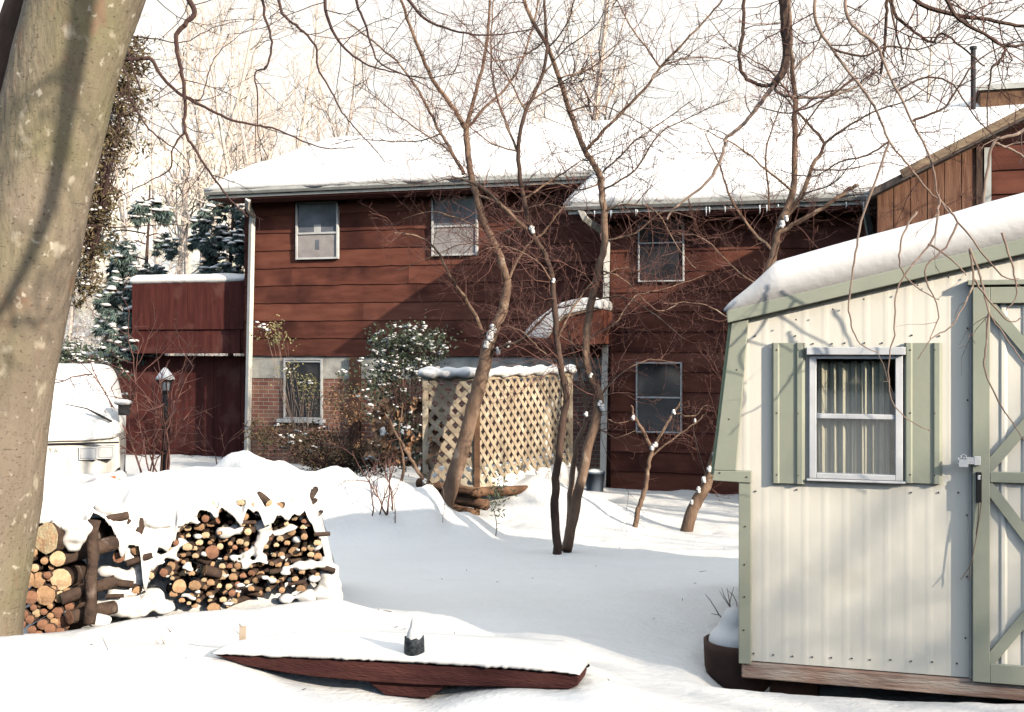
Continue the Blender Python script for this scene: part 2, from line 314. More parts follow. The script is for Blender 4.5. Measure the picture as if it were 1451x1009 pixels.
def roof(name, s0, s1, ye, ze, yr, zr, thick=.12, snow=.26, tipleft=True):
    """gable roof plane pair with gutter, fascia and a blanket of snow"""
    rb = MB(); r = 0
    yb = 2 * yr - ye
    rb.hexa([(s0, ye, ze - thick), (s1, ye, ze - thick), (s1, yr, zr - thick), (s0, yr, zr - thick), (s0, ye, ze), (s1, ye, ze), (s1, yr, zr), (s0, yr, zr)])
    rb.hexa([(s0, yr, zr - thick), (s1, yr, zr - thick), (s1, yb, ze - thick), (s0, yb, ze - thick), (s0, yr, zr), (s1, yr, zr), (s1, yb, ze), (s0, yb, ze)])
    ro = rb.build(name, ROOFM, house)
    fb = MB(); fb.box((s0, ye - .03, ze - .15), (s1, ye - .004, ze + .01)); fb.build('fascia', FASCIA, ro, org=ORG[house.name])
    gb = MB()
    prof = [(-.03, .02), (-.03, -.06), (-.09, -.075), (-.125, -.03), (-.13, .02), (-.12, .02), (-.115, -.025), (-.085, -.06), (-.04, -.052), (-.04, .02)]
    a = [(s0 - .05, ye + p, ze - .02 + q) for p, q in prof]; b = [(s1 + .05, ye + p, ze - .02 + q) for p, q in prof]; k = len(prof)
    gb.add(a + b, [(i, (i + 1) % k, (i + 1) % k + k, i + k) for i in range(k)] + [tuple(range(k - 1, -1, -1)), tuple(range(k, 2 * k))]); gb.build('gutter', GUTTER, ro, org=ORG[house.name])
    mb = MB(); mb.box((s0 + .02, ye, ze - thick - .06), (s1 - .02, ye + .62, ze - thick - .03)); mb.build('soffit', SOFFIT, ro, org=ORG[house.name])
    # snow blanket
    sb = MB(); ns, ny = int((s1 - s0) / .16), 44; L = yb - ye + .3
    top = []
    for j in range(ny + 1):
        t = j / ny; y = ye - .13 + L * t; zz = lerp(ze, zr, 1 - abs(y - yr) / (yr - ye))
        ed = min(1, (t + .003) * 22) ** .5 * min(1, (1.003 - t) * 22) ** .5
        for i in range(ns + 1):
            s = s0 - .05 + (s1 - s0 + .1) * i / ns; ex = min(1, (s - s0 + .055) / .3) ** .5 * min(1, (s1 + .055 - s) / .3) ** .5
            h = snow * (.16 + .84 * ed) * (.25 + .75 * ex) * (1 + .2 * N3(s * .8, y * .8, 3) + .10 * N3(s * 2.6, y * 2.6, 8))
            if abs(y - yr) < .8: zz2 = lerp(ze, zr, 1 - math.sqrt((y - yr) ** 2 + .12) / (yr - ye))
            else: zz2 = zz
            top.append((s, y + (.03 * N3(s * 3, 1.5) - .02 if j == 0 else 0), zz2 + h))
    bot = [(p[0], p[1] + (.04 if j0 else 0), lerp(ze, zr, 1 - abs(p[1] - yr) / (yr - ye)) + .006) for p, j0 in zip(top, [1] * (ns + 1) + [0] * 10 ** 5)]
    m = len(top); sb.v = top + bot; q = ns + 1
    for j in range(ny):
        for i in range(ns):
            a = j * q + i; sb.f += [(a, a + 1, a + q + 1, a + q), (m + a, m + a + q, m + a + q + 1, m + a + 1)]
    for i in range(ns): sb.f += [(i, m + i, m + i + 1, i + 1), (ny * q + i, ny * q + i + 1, m + ny * q + i + 1, m + ny * q + i)]
    for j in range(ny): sb.f += [(j * q, (j + 1) * q, m + (j + 1) * q, m + j * q), (j * q + ns, m + j * q + ns, m + (j + 1) * q + ns, (j + 1) * q + ns)]
    sb.m = [0] * len(sb.f); sb.build('snow_cap', SNOW, ro, smooth=True, org=ORG[house.name])
    return ro
r1 = roof('roof', -.42, sW + 3, -.6, zE, 4.8, zE + 1.78)
sWe = H.hit(806, 286, yW - .55)[0]
r2 = roof('roof', sWe, sG + 9, yW - .55, zEw, 4.8, zEw + 2.5)
# icicles along the right eave
mb = MB()
for k in range(15):
    s = lerp(sWe + .3, sG - .1, rng.random()); L = rng.uniform(.04, .16); z = zEw - .12
    mb.tube([(s, yW - .66, z), (s + .004, yW - .66, z - L * .6), (s, yW - .66, z - L)], [.011, .007, .001], 5)
ICE = mat('icicle_ice', (.75, .78, .8), None, rough=.15, spec=.6)
o = mb.build('icicles', ICE, r2, smooth=True, org=ORG[house.name]); o['kind'] = 'stuff'
# gable wing at the right
zG0 = H.hit(1243, 268, yG)[1]; s1g, z1g = H.hit(1451, 163, yG)
slope = (z1g - zG0) / (s1g - sG); half = 3.6; sA = sG + half; zA = zG0 + slope * half
mb = MB(); mb.prism([(sG, HB), (sG + 2 * half, HB), (sG + 2 * half, zG0 - .05), (sA, zA - .05), (sG, zG0 - .05)], yG, 4.0); mb.build('gable_wall', SIDDARK, house)
sP = H.hit(1383, 250, yG)[0]
mb = MB(); k = 0; s = sG
while s < sP - .02:
    w = min(.2, sP - s); zt = zG0 + slope * (s - sG) - .08
    mb.hexa([(s + .004, yG - .03 - .006 * (k % 2), HB), (s + w - .004, yG - .03 - .006 * (k % 2), HB), (s + w - .004, yG - .004, HB), (s + .004, yG - .004, HB),
             (s + .004, yG - .03 - .006 * (k % 2), zt), (s + w - .004, yG - .03 - .006 * (k % 2), zt + slope * w), (s + w - .004, yG - .004, zt + slope * w), (s + .004, yG - .004, zt)])
    s += w; k += 1
mb.build('vertical_boards', TANB, house)
mb = MB(); mb.box((sP, yG - .06, HB), (sP + .07, yG - .002, zG0 + slope * (sP - sG) - .1)); mb.build('corner_board', BARKD, house)
mb = MB(); mb.box((sP + .09, yG - .07, HB), (sP + .17, yG - .005, zG0 + slope * (sP - sG) - .12)); mb.build('downspout', GUTTER, house)
clap(sP + .18, sA, HB, zG0 + slope * (sP + .1 - sG) - .15, yG - .004, .3, 'siding', SIDING, seed=80)
x0 = sG + .28; mb = MB()
for a, b in (((x0, zG0 + slope * .28), (sA, zA)), ((sA, zA), (sG + 2 * half + .1, zG0 - .05))): mb.bar(a, b, .10, .05, yG - .32)
mb.build('rake_board', TANTRIM, house)
mb = MB()
for sgn, m0 in ((1, 0), (-1, 1)):
    e0 = sG - .1 if sgn > 0 else sG + 2 * half + .1; z0 = zG0 - slope * .1
    q = [(e0, yG - .3, z0), (sA, yG - .3, zA), (sA, 3.6, zA), (e0, 3.6, z0)]
    mb.hexa([(a, b, c - .09) for a, b, c in q] + q) if sgn > 0 else mb.hexa([(a, b, c - .09) for a, b, c in reversed(q)] + list(reversed(q)))
rg = mb.build('roof', ROOFM, house)
mb = MB(); n = 30
for j in range(n + 1):
    s = sG + .02 + (2 * half) * j / n; z = zG0 + slope * (half - abs(s - sA)) + .02; e = min(1, (j + .2) / 4) ** .5 * min(1, (n - j + .2) / 4) ** .5
    mb.ell((s, -.4, z), (.3, 3.75, .17 * e + .03), 12, 8)
mb.build('snow_cap', SNOW, rg, remesh=.07, org=ORG[house.name])
# chimney pipe and roof hatch on the right roof
s, z = H.hit(1379, 137, 3.0); s2, z2 = H.hit(1379, 70, 3.0)
mb = MB(); mb.tube([(s, 3, z - .5), (s, 3, z2)], .045, 10); mb.tube([(s, 3, z2), (s, 3, z2 + .05)], .065, 10); mb.build('vent_pipe', POSTM, r2, org=ORG[house.name])
s, z = H.hit(1388, 132, 3.4); mb = MB(); mb.box((s, 3.2, z - .4), (s + 1.6, 4.4, z)); mb.box((s - .05, 3.15, z + .002), (s + 1.65, 4.45, z + .1), 1); mb.build('roof_hatch', [TIMBER, GUTTER], r2, org=ORG[house.name])

def house_window(px0, py0, px1, py1, y, top, bot, mid=.5, fr=.036, lit=False, sill=False, shade=False):
    s0, z1 = H.hit(px0, py0, y); s1, z0 = H.hit(px1, py1, y); zm = lerp(z0, z1, mid); yf = y - .07
    mb = MB()
    mb.box((s0, yf, z0), (s0 + fr, y + .0, z1)); mb.box((s1 - fr, yf, z0), (s1, y + .0, z1))
    mb.box((s0 + fr, yf, z1 - fr), (s1 - fr, y, z1)); mb.box((s0 + fr, yf, z0), (s1 - fr, y, z0 + fr)); mb.box((s0 + fr, yf + .006, zm - fr * .5), (s1 - fr, y, zm + fr * .5))
    if sill: mb.box((s0 - .12, yf - .05, z0 - .07), (s1 + .05, y, z0 - .003))
    f = mb.build('window', WHITEF, house, bevel=.004)
    mb = MB(); mb.box((s0 + fr, y - .03, zm), (s1 - fr, y - .02, z1 - fr)); mb.build('pane', top, f, org=ORG[house.name])
    mb = MB(); mb.box((s0 + fr, y - .04, z0 + fr), (s1 - fr, y - .032, zm)); mb.build('pane', bot, f, org=ORG[house.name])
    if shade:
        mb = MB(); w = s1 - s0; mb.box((s0 + w * .42, y - .036, zm + .01), (s0 + w * .58, y - .031, zm + .16)); mb.build('paper_notice', WHITEF, f, org=ORG[house.name])
        mb = MB(); mb.box((s0 + w * .46, y - .046, zm - .3), (s0 + w * .55, y - .041, zm - .12)); mb.build('ornament', GLASSB, f, org=ORG[house.name])
    return f
house_window(421, 287, 481, 367, 0, GLASSB, SCREEN, .45, shade=True)
house_window(613, 280, 678, 362, 0, GLASSB, SCREEN, .5)
house_window(905, 312, 970, 399, yW, GLASSD, GLASSD, .62, fr=.022)
house_window(902, 513, 967, 614, yW, GLASSD, GLASSD, .5, fr=.024)
house_window(404, 508, 458, 594, .06, GLASSD, GLASSD, .95, fr=.03, sill=True)
s0, z0 = H.hit(458, 594, .03); s1, z1 = H.hit(514, 502, .03)
mb = MB(); mb.box((H.hit(497, 500, .02)[0], -.06, HB), (H.hit(511, 500, .02)[0], .05, zB - .04)); mb.build('wall_post', DARKW, house)

def downspout(path, y, w=.085, parent=house):
    mb = MB(); mb.tube([Vector((*[H.hit(px, py, y + dy)[0]], y + dy, H.hit(px, py, y + dy)[1])) for px, py, dy in path], w * .62, 4)
    b = MB(); z = lerp(H.hit(*path[-1][:2], y)[1], H.hit(*path[-2][:2], y)[1], .3)
    return mb.build('downspout', FASCIA, parent, bevel=.006)
downspout([(352, 282, -.5), (351, 292, -.35), (358, 306, -.02), (357, 320, 0), (350, 660, 0)], -.09, .1)
downspout([(823, 296, -.5), (828, 308, -.45), (852, 326, -.05), (860, 345, 0), (854, 694, 0)], yW - .09, .11)
downspout([(1222, 282, -.5), (1226, 290, -.45), (1234, 340, 0), (1234, 700, 0)], yW - .09, .1)
# small porch roof beside the right wing
yP = yW - .75
pl = [H.hit(a, b, yP) for a, b in ((783, 489), (852, 487), (852, 440), (846, 436), (800, 447), (776, 470))]
mb = MB(); mb.prism(pl, yP, -.02); pr = mb.build('porch_roof', TANB if False else SIDING, house)
mb = MB(); mb.bar(pl[5], pl[4], .07, .05, yP - .055); mb.bar(pl[4], pl[3], .07, .05, yP - .055); mb.build('rake_board', TANTRIM, pr, org=ORG[house.name])
sp_ = [H.hit(a, b, yP) for a, b in ((783, 470), (776, 480), (762, 480), (746, 478), (744, 472), (750, 464), (760, 454), (772, 445), (784, 436), (797, 429), (812, 425), (830, 422), (846, 422), (853, 427), (852, 439), (846, 436.5), (800, 447))][::-1]
mb = MB(); mb.prism(sp_[::-1], yP - .09, .03); o = mb.build('snow_cap', SNOW, pr, bevel=.05, org=ORG[house.name], smooth=False)
downspout([(783, 482, 0), (779, 490, 0), (774, 502, 0), (774, 560, 0)], yP - .05, .09, pr).parent = house
# balcony and board wall at the house's left end
yD = .25
a = H.hit(187, 399, yD); b = H.hit(346, 501, yD); zl = H.hit(200, 467, yD)[1]
mb = MB(); k = 0; s = a[0]
while s < b[0] - .03:
    w = min(.42, b[0] - s); mb.box((s + .003, yD - .004 * (k % 2), zl), (s + w - .003, yD + .05, a[1])); s += w; k += 1
mb.box((a[0] + .02, yD + .04, zl - .4), (b[0], yD + .06, zl)); mb.box((a[0], yD + .01, b[1]), (a[0] + .1, yD + .05, zl - .002)); mb.box((b[0] - .2, yD + .01, b[1]), (b[0] - .1, yD + .05, zl - .002))
mb.box((a[0] + .1, yD + .012, b[1]), (b[0] - .2, yD + .03, b[1] + .36)); mb.box((a[0], yD + .06, b[1]), (b[0], 3.2, b[1] + .12)); mb.box((a[0], yD + .06, a[1] - 1.3), (a[0] + .06, 3.2, a[1]))
bal = mb.build('balcony', BOARDR, house)
mb = MB(); n = 22
for j in range(n + 1):
    s = lerp(a[0] - .02, b[0] - .02, j / n); mb.ell((s, yD + .4, a[1] + .01), (.14, .48, .12 + .03 * N3(s * 2, 5) + .03 * min(1, (n - j) / 6)), 10, 6)
mb.build('snow_cap', SNOW, bal, remesh=.045, org=ORG[house.name])
yF = .7
fx0 = H.hit(120, 505, yF)[0]; fz = H.hit(170, 504, yF)[1]; fx1 = H.hit(347, 505, yF)[0]
fc = H.w(fx0, yF, HB)
fence = thing('board_fence', 'dark red board fence beside the parked white van', 'fence', (H.o.x, H.o.y, HB), TH, local=True)
mb = MB(); s = fx0; k = 0
while s < fx1 - .03:
    w = min(.3, fx1 - s); mb.box((s + .002, yF - .006 * (k % 2), HB), (s + w - .002, yF + .04, fz)); s += w; k += 1
mb.build('boards', BOARDR, fence)
mb = MB(); mb.box((fx0, yF + .041, fz - .2), (fx1, yF + .09, fz - .08)); mb.build('rail', DARKW, fence)
mb = MB()
for j in range(9):
    s = H.hit(lerp(118, 218, j / 8), 500, yF)[0]; mb.ell((s, yF + .12, fz + .02), (.17, .2, .07 + .05 * abs(N3(j * 1.7, 2))), 10, 6)
mb.build('snow_cap', SNOW, fence, remesh=.04)

# ------------------------------------------------------------------ garden shed
S = Fr((1050 - CX) / F * 5.85, 5.85, TH); SF = S.hit(1050, 935)[1]
shed = thing('garden_shed', 'cream metal garden shed with green trim and thick snow on its roof', 'shed', (S.o.x, S.o.y, SF - .22), TH, local=True)
WS, LS = 3.7, 3.2
eC = S.hit(1016, 672, 0); eD = S.hit(1044, 448, 0); sE = eD[0] + .02
zU = lambda s: eD[1] + .235 * ((s if s < WS / 2 else WS - s) - eD[0])       # underside of the upper slope along the facade
zD, zC = eD[1], eC[1]
def ztop(s):
    t = s if s < WS / 2 else WS - s
    if t < eD[0] + .005: return zC + (zD - zC) * max(0, (t - eC[0])) / (eD[0] - eC[0])
    return zU(s) - .01
w0 = S.hit(1147, 494); w1 = S.hit(1279, 681); zw1, zw0 = w0[1], w1[1]; sw0, sw1 = w0[0], w1[0]
d0 = S.hit(1377, 408); sd0, zdt = d0; DW = 1.5
mb = MB(); pitch = .0965
cols = []; s = .002
prof = [(0, 0), (.014, -.001), (.026, -.001), (.04, 0)]
i = 0
while s < WS:
    for ds, dy in prof:
        if s + ds < WS - .002: cols.append((s + ds, dy))
    s += pitch
cols.append((WS - .002, 0))
cols = sorted(set(cols + [(sw0 + .02, 0), (sw1 - .02, 0)]))
for (a, ya), (b, yb) in zip(cols, cols[1:]):
    hole = a >= sw0 + .019 and b <= sw1 - .019
    for za, zb in (((SF, zw0 + .02), (zw1 - .02, None)) if hole else ((SF, None),)):
        ta = ztop(a) if zb is None else zb; tb = ztop(b) if zb is None else zb
        mb.add([(a, ya, za), (b, yb, za), (b, yb, tb), (a, ya, ta)], [(0, 1, 2, 3)])
for m in (0, 1):
    f = (lambda x: x) if not m else (lambda x: WS - x)
    mb.add([(f(eC[0]), -.001, zC), (f(.004), -.001, zC), (f(eD[0] + .02), -.001, zD), (f(eD[0]), -.001, zD)], [(0, 1, 2, 3)])
mb.box((-.0, .004, SF), (.02, LS, zC)); mb.box((WS - .02, .004, SF), (WS, LS, zC)); mb.prism([(0, SF), (WS, SF), (WS, zC), (WS - eD[0], zD), (WS / 2, zU(WS / 2) - .01), (eD[0], zD), (0, zC)], LS - .02, LS)
mb.box((sw0 - .3, .45, SF + .5), (sw1 + .3, .47, zD), 1); mb.box((sw0 - .3, .03, zw1 + .1), (sw1 + .3, .45, zw1 + .12), 1)
wallo = mb.build('wall', [SHEDW, DARKW], shed)
mb = MB()
def screw(px, py, y=-.004):
    s, z = S.hit(px, py, y); mb.ell((s, y, z), (.0046, .004, .0046), 6, 4)
for px, py in [(1068, 926), (1096, 928), (1123, 930), (1151, 931), (1178, 932), (1207, 933), (1233, 935), (1262, 935), (1291, 937), (1321, 938), (1356, 940), (1071, 696), (1129, 694), (1291, 698), (1330, 698), (1358, 698), (1370, 730), (1370, 817), (1368, 904), (1070, 476), (1127, 476), (1292, 475), (1331, 476), (1371, 465), (1371, 567)]: screw(px, py)
for px, py in [(1152, 487), (1179, 487), (1197, 486), (1225, 486), (1250, 486)]: screw(px, py)
sc = mb.build('screws', SCREW, wallo, org=ORG[shed.name]); sc['kind'] = 'stuff'
# green trims on the facade
def trim(name, pts, w, y0=-.035, t=.028, parent=shed, m=SHEDG):
    b = MB()
    for p, q in zip(pts, pts[1:]): b.bar(p, q, w, t, y0)
    return b.build(name, m, parent, bevel=.003)
tw = .062
for m in (0, 1):
    f = (lambda p: p) if not m else (lambda p: (WS - p[0], p[1]))
    b = MB(); q = [f(p) for p in ((-.008, SF - .01), (.052, SF - .01), (.052, zC - .03), (-.008, zC - .03))]; b.prism(q if not m else q[::-1], -.034, .03); b.build('corner_trim', SHEDG, shed, bevel=.003)
    b = MB(); q = [f(p) for p in ((eC[0] - .02, zC - .028), (.055, zC - .034), (.055, zC + .024), (eC[0] - .01, zC + .022))]; b.prism(q if not m else q[::-1], -.042, .04); b.build('eave_trim', SHEDG, shed, bevel=.003)
    b = MB(); q = [f(p) for p in ((eC[0] - .012, zC + .024), (eC[0] + .098, zC + .024), (eD[0] + .06, zD - .02), (eD[0] - .02, zD - .02))]; b.prism(q if not m else q[::-1], -.036, .03); b.build('gambrel_trim', SHEDG, shed, bevel=.003)
    e = S.hit(1040, 441); za = e[1]; b = MB(); fw = .075
    q = [f(p) for p in ((eD[0] - .04, zD - .035), (WS / 2, zU(WS / 2) - .035), (WS / 2, zU(WS / 2) - .035 + fw * 1.03), (eD[0] - .045, zD - .035 + fw * .8))]; b.prism(q if not m else q[::-1], -.06, .02); b.build('fascia_trim', SHEDG, shed, bevel=.004)
mb = MB()
for a, b in ((1128, 453), (1180, 438), (1224, 424), (1300, 404), (1344, 393), (1400, 379)): screw(a, b, -.061)
for a, b in ((1054, 451), (1044, 524), (1033, 594), (1056, 746), (1055, 800), (1055, 846), (1054, 893)): screw(a, b, -.0355)
for a, b in ((1020, 670), (1058, 676)): screw(a, b, -.043)
sc = mb.build('trim_screws', SCREW, shed); sc['kind'] = 'stuff'
# roof sheets and snow
mb = MB()
for m in (0, 1):
    f = (lambda x: x) if not m else (lambda x: WS - x)
    q = [(f(eC[0] - .03), zC), (f(eC[0]), zC), (f(eD[0]), zD), (f(WS / 2), zU(WS / 2)), (f(WS / 2), zU(WS / 2) + .03), (f(eD[0] - .03), zD + .03)]
    mb.prism(q if not m else q[::-1], -.018, LS + .03)
ro = mb.build('roof', SHEDROOF, shed)
sb = MB(); nsn, nyn = 90, 46; top = []
def snowtop(s):
    t = s if s < WS / 2 else WS - s; d = t - (eD[0] - .06)
    return zU(s) + .04 + (.2 + .03 * min(1, d / 1.2)) * min(1, math.sqrt(max(0, d) / .24)) * (1 - .0 * d) * (1 if d > .24 else (.55 + .45 * (d / .24)))
for j in range(nyn + 1):
    y = -.055 + (LS + .1) * j / nyn; ey = min(1, (j + .9) / 4) ** .5 * min(1, (nyn - j + .9) / 4) ** .5
    for i in range(nsn + 1):
        t = i / nsn; t = t * t * (3 - 2 * t) * .4 + t * .6
        s = lerp(eD[0] - .058, WS - eD[0] + .058, t); b0 = zU(s) + .045
        top.append((s, y, b0 + (snowtop(s) - b0) * (.55 + .45 * ey) + .01 * N3(s * 1.6, y * 1.6, 6) * min(1, (i + .01) / 6)))
m = len(top); q = nsn + 1; sb.v = top + [(p[0], p[1], zU(p[0]) + .034) for p in top]
for j in range(nyn):
    for i in range(nsn):
        a = j * q + i; sb.f += [(a, a + 1, a + q + 1, a + q), (m + a, m + a + q, m + a + q + 1, m + a + 1)]
for i in range(nsn): sb.f += [(i, m + i, m + i + 1, i + 1), (nyn * q + i, nyn * q + i + 1, m + nyn * q + i + 1, m + nyn * q + i)]
for j in range(nyn): sb.f += [(j * q, (j + 1) * q, m + (j + 1) * q, m + j * q), (j * q + nsn, m + j * q + nsn, m + (j + 1) * q + nsn, (j + 1) * q + nsn)]
sb.m = [0] * len(sb.f); sb.build('snow_cap', SNOWF, ro, smooth=True, org=ORG[shed.name])
# shutters
for pa, pb in ((1094, 1141), (1281, 1335)):
    a = S.hit(pa, 486); b = S.hit(pb, 685); mb = MB(); y0 = -.02; W = b[0] - a[0]
    pr = [(0, 0), (.01, -.012), (.03, -.012), (.038, -.004), (W * .5 - .02 + .03, -.004), (W - .045, -.004), (W - .036, -.014), (W - .014, -.014), (W, 0)]
    vs = [(a[0] + x, y0 + y, b[1]) for x, y in pr] + [(a[0] + x, y0 + y, a[1]) for x, y in pr]; k = len(pr)
    mb.add(vs, [(i, i + 1, i + 1 + k, i + k) for i in range(k - 1)]); mb.add([(a[0], y0, b[1]), (b[0], y0, b[1]), (b[0], -.006, b[1]), (a[0], -.006, b[1]), (a[0], y0, a[1]), (b[0], y0, a[1]), (b[0], -.006, a[1]), (a[0], -.006, a[1])], [(0, 3, 2, 1), (4, 5, 6, 7), (3, 0, 4, 7), (1, 2, 6, 5)])
    sh = mb.build('shutter', SHEDG, shed)
    mb = MB()
    for z in (.06, .5, .95):
        for x in (.16, .8): mb.ell((lerp(a[0], b[0], x), y0 - .012, lerp(b[1], a[1], z)), (.0045, .004, .0045), 6, 4)
    sc = mb.build('screws', SCREW, sh, org=ORG[shed.name]); sc['kind'] = 'stuff'
# window
mb = MB(); t = .034; y0 = -.03
a = S.hit(1145, 500); s0, z1 = sw0, zw1; s1, z0 = sw1, zw0
mb.box((s0, y0, z0), (s0 + t, .02, z1 - .03)); mb.box((s1 - t, y0, z0), (s1, .02, z1 - .03)); mb.box((s0 + t, y0, z0), (s1 - t, .02, z0 + t * .8)); mb.box((s0 + t, y0, z1 - .05), (s1 - t, .02, z1 - .03))
zm = S.hit(1210, 590)[1]; mb.box((s0 + t, y0 + .008, zm - .012), (s1 - t, .02, zm + .012))
mb.box((s0 - .012, y0 - .025, z1 - .03), (s1 + .012, .0, z1 + .008)); mb.box((s0 - .012, y0 - .012, z0 - .012), (s1 + .012, .0, z0 - .001))
wf = mb.build('window', ALU, shed, bevel=.003)
CLEAR = bpy.data.materials.new('clear_glass'); CLEAR.use_nodes = True; n, l = nt(CLEAR)
tr = n.new('ShaderNodeBsdfTransparent'); gl = n.new('ShaderNodeBsdfGlossy'); gl.inputs['Roughness'].default_value = .02; mx = n.new('ShaderNodeMixShader'); mx.inputs[0].default_value = .07
tr.inputs['Color'].default_value = (.88, .9, .9, 1); l.new(tr.outputs[0], mx.inputs[1]); l.new(gl.outputs[0], mx.inputs[2]); l.new(mx.outputs[0], n['Material Output'].inputs['Surface'])
for za, zb, y in ((zm + .012, z1 - .05, -.004), (z0 + t * .8, zm - .012, -.014)):
    mb = MB(); mb.box((s0 + t, y, za), (s1 - t, y + .004, zb)); mb.build('pane', CLEAR, wf, org=ORG[shed.name])
for a, b, sd in ((s0 + .03, lerp(s0, s1, .505), 1), (lerp(s0, s1, .495), s1 - .06, 5)):
    mb = MB(); k = 46
    rows = [(z0 + .01, 1.), (lerp(z0, z1, .33), 1.), (lerp(z0, z1, .6), 1.02), (z1 - .06, .96)]
    for zi, (z, sq) in enumerate(rows):
        for i in range(k + 1):
            s = lerp(a, b, i / k); mb.v.append((s, .034 + (.011 * math.sin(i * .52 + sd + .8 * math.sin(i * .23 + zi * .4)) + .005 * math.sin(i * 1.3 + sd + zi * .3)) * sq + .006 * N3(s * 9, z), z))
    for r_ in range(3):
        for i in range(k): mb.f.append((r_ * (k + 1) + i, r_ * (k + 1) + i + 1, (r_ + 1) * (k + 1) + i + 1, (r_ + 1) * (k + 1) + i)); mb.m.append(0)
    mb.build('curtain', CURTAIN, wf, smooth=True, org=ORG[shed.name])
# double door with crossed braces
zb0 = SF - .005; zmid = S.hit(1420, 675)[1]
for leaf_ in (0, 1):
    a = sd0 + leaf_ * (DW / 2); b = a + DW / 2 - .006; mb = MB(); y0 = -.02
    s = a + .02; pr = []
    pr.append((a, 0.0))
    while s < b - .05:
        pr += [(s, 0), (s + .012, -.007), (s + .026, -.007), (s + .038, 0)]; s += .0965
    pr.append((b, 0)); k = len(pr)
    mb.add([(x, y0 + y, zb0) for x, y in pr] + [(x, y0 + y, zdt) for x, y in pr], [(i, i + 1, i + 1 + k, i + k) for i in range(k - 1)])
    mb.box((a, -.018, zb0), (b, -.012, zdt)); dr = mb.build('door', SHEDW, shed)
    bw = .076; mb = MB(); y1 = -.05; t = .02
    mb.box((a, y1, zb0), (a + bw, y1 + t, zdt)); mb.box((b - bw, y1, zb0), (b, y1 + t, zdt)); mb.box((a + bw, y1, zdt - bw), (b - bw, y1 + t, zdt)); mb.box((a + bw, y1, zb0), (b - bw, y1 + t, zb0 + .09)); mb.box((a + bw, y1, zmid - .025), (b - bw, y1 + t, zmid + .025))
    mb.build('door_frame', SHEDG, dr, org=ORG[shed.name], bevel=.003)
    for za, zb in ((zmid + .02, zdt - bw + .02), (zb0 + .07, zmid - .02)):
        for q, (p, r) in enumerate((((a + bw * .7, za), (b - bw * .7, zb)), ((a + bw * .7, zb), (b - bw * .7, za)))):
            mb = MB(); mb.bar(p, r, .05, .012, y1 + .006 - .003 * q + .004); mb.build('brace', SHEDG, dr, org=ORG[shed.name])
mb = MB(); mb.box((sd0 - .02, -.058, zdt + .012), (sd0 + DW + .02, -.002, zdt + .034)); mb.build('door_header', SHEDG, shed)
mb = MB(); mb.box((sd0 - .012, -.026, SF), (sd0 - .003, -.002, zdt)); mb.build('door_jamb', GUTTER, shed)
# latch, bolt with its string
a = S.hit(1358, 646, -.06); b = S.hit(1390, 660, -.06); mb = MB(); mb.box((a[0] + .012, -.064, b[1] + .006), (b[0], -.052, a[1] - .004)); c = S.hit(1365, 654, -.06)
mb.tube([(c[0] - .012, -.075, c[1] + .012), (c[0] - .012, -.075, c[1] + .028), (c[0], -.075, c[1] + .035), (c[0] + .012, -.075, c[1] + .028), (c[0] + .012, -.075, c[1] + .012)], .004, 6); mb.box((c[0] - .022, -.088, c[1] - .024), (c[0] + .02, -.066, c[1] + .012)); mb.box((b[0] - .03, -.066, b[1] + .002), (b[0] - .002, -.05, a[1]), 1)
mb.tube([(a[0] + .0, -.07, a[1] - .005), (a[0] - .004, -.074, a[1] - .03), (a[0] + .01, -.074, a[1] - .045)], .006, 6)
mb.build('hasp', [METAL, ALU], shed, bevel=.002)
a = S.hit(1383, 669, -.06); b = S.hit(1393, 712, -.06); mb = MB(); mb.box((a[0], -.066, b[1]), (b[0] - .006, -.05, a[1])); mb.box((a[0] + .006, -.072, a[1] - .035), (b[0] - .012, -.064, a[1] - .012), 1); mb.build('bolt_handle', [BLACK, METAL], shed, bevel=.003)
mb = MB()
cord = [(1391, 710), (1388, 732), (1384, 758), (1379, 785), (1375, 802), (1371, 808), (1364, 818), (1361, 821)]
mb.tube([Vector((S.hit(x, y, -.062)[0], -.062 - .004 * math.sin(i), S.hit(x, y, -.062)[1])) for i, (x, y) in enumerate(cord)], .0026, 5)
mb.tube([Vector((S.hit(x, y, -.06)[0], -.06, S.hit(x, y, -.06)[1])) for x, y in ((1374, 804), (1375, 812), (1374, 822))], .0026, 5); mb.tube([Vector((S.hit(x, y, -.06)[0], -.06, S.hit(x, y, -.06)[1])) for x, y in ((1387, 712), (1386, 735), (1383, 758))], .0022, 5)
mb.build('cord', CORDM, shed)
# floor beam and supports
mb = MB(); mb.box((.004, -.02, SF - .085), (WS, .06, SF - .006)); mb.box((.0, .07, SF - .1), (WS, LS, SF - .02), 1); mb.build('floor_beam', [WEATH, DARKW], shed, bevel=.006)
mb = MB(); mb.box((.12, .25, SF - .42), (.36, LS - .1, SF - .1)); mb.build('skid', mat('skid_wood', (.12, .06, .04), (.07, .035, .025), 6, .85), shed)
for s in (1.7, 3.2): mb = MB(); mb.box((s, .25, SF - .42), (s + .24, LS - .1, SF - .1)); mb.build('skid', DARKW, shed)

mb = MB(); r = random.Random(19)
for k in range(45):
    Y = r.uniform(5.3, 13); px = r.uniform(60, 1040); x = (px - CX) / F * Y; q = Vector((x, Y, G(x, Y) + .004)); d = Vector((r.gauss(0, 1), r.gauss(0, 1), r.uniform(0, .5))).normalized(); L = r.uniform(.01, .07)
    mb.tube([q, q + d * L * .5, q + d * L], [.0022, .002, .0012], 4)
tag(mb.build('twig_litter', TWIGD), label='bits of fallen twig scattered on the snow', kind='stuff')

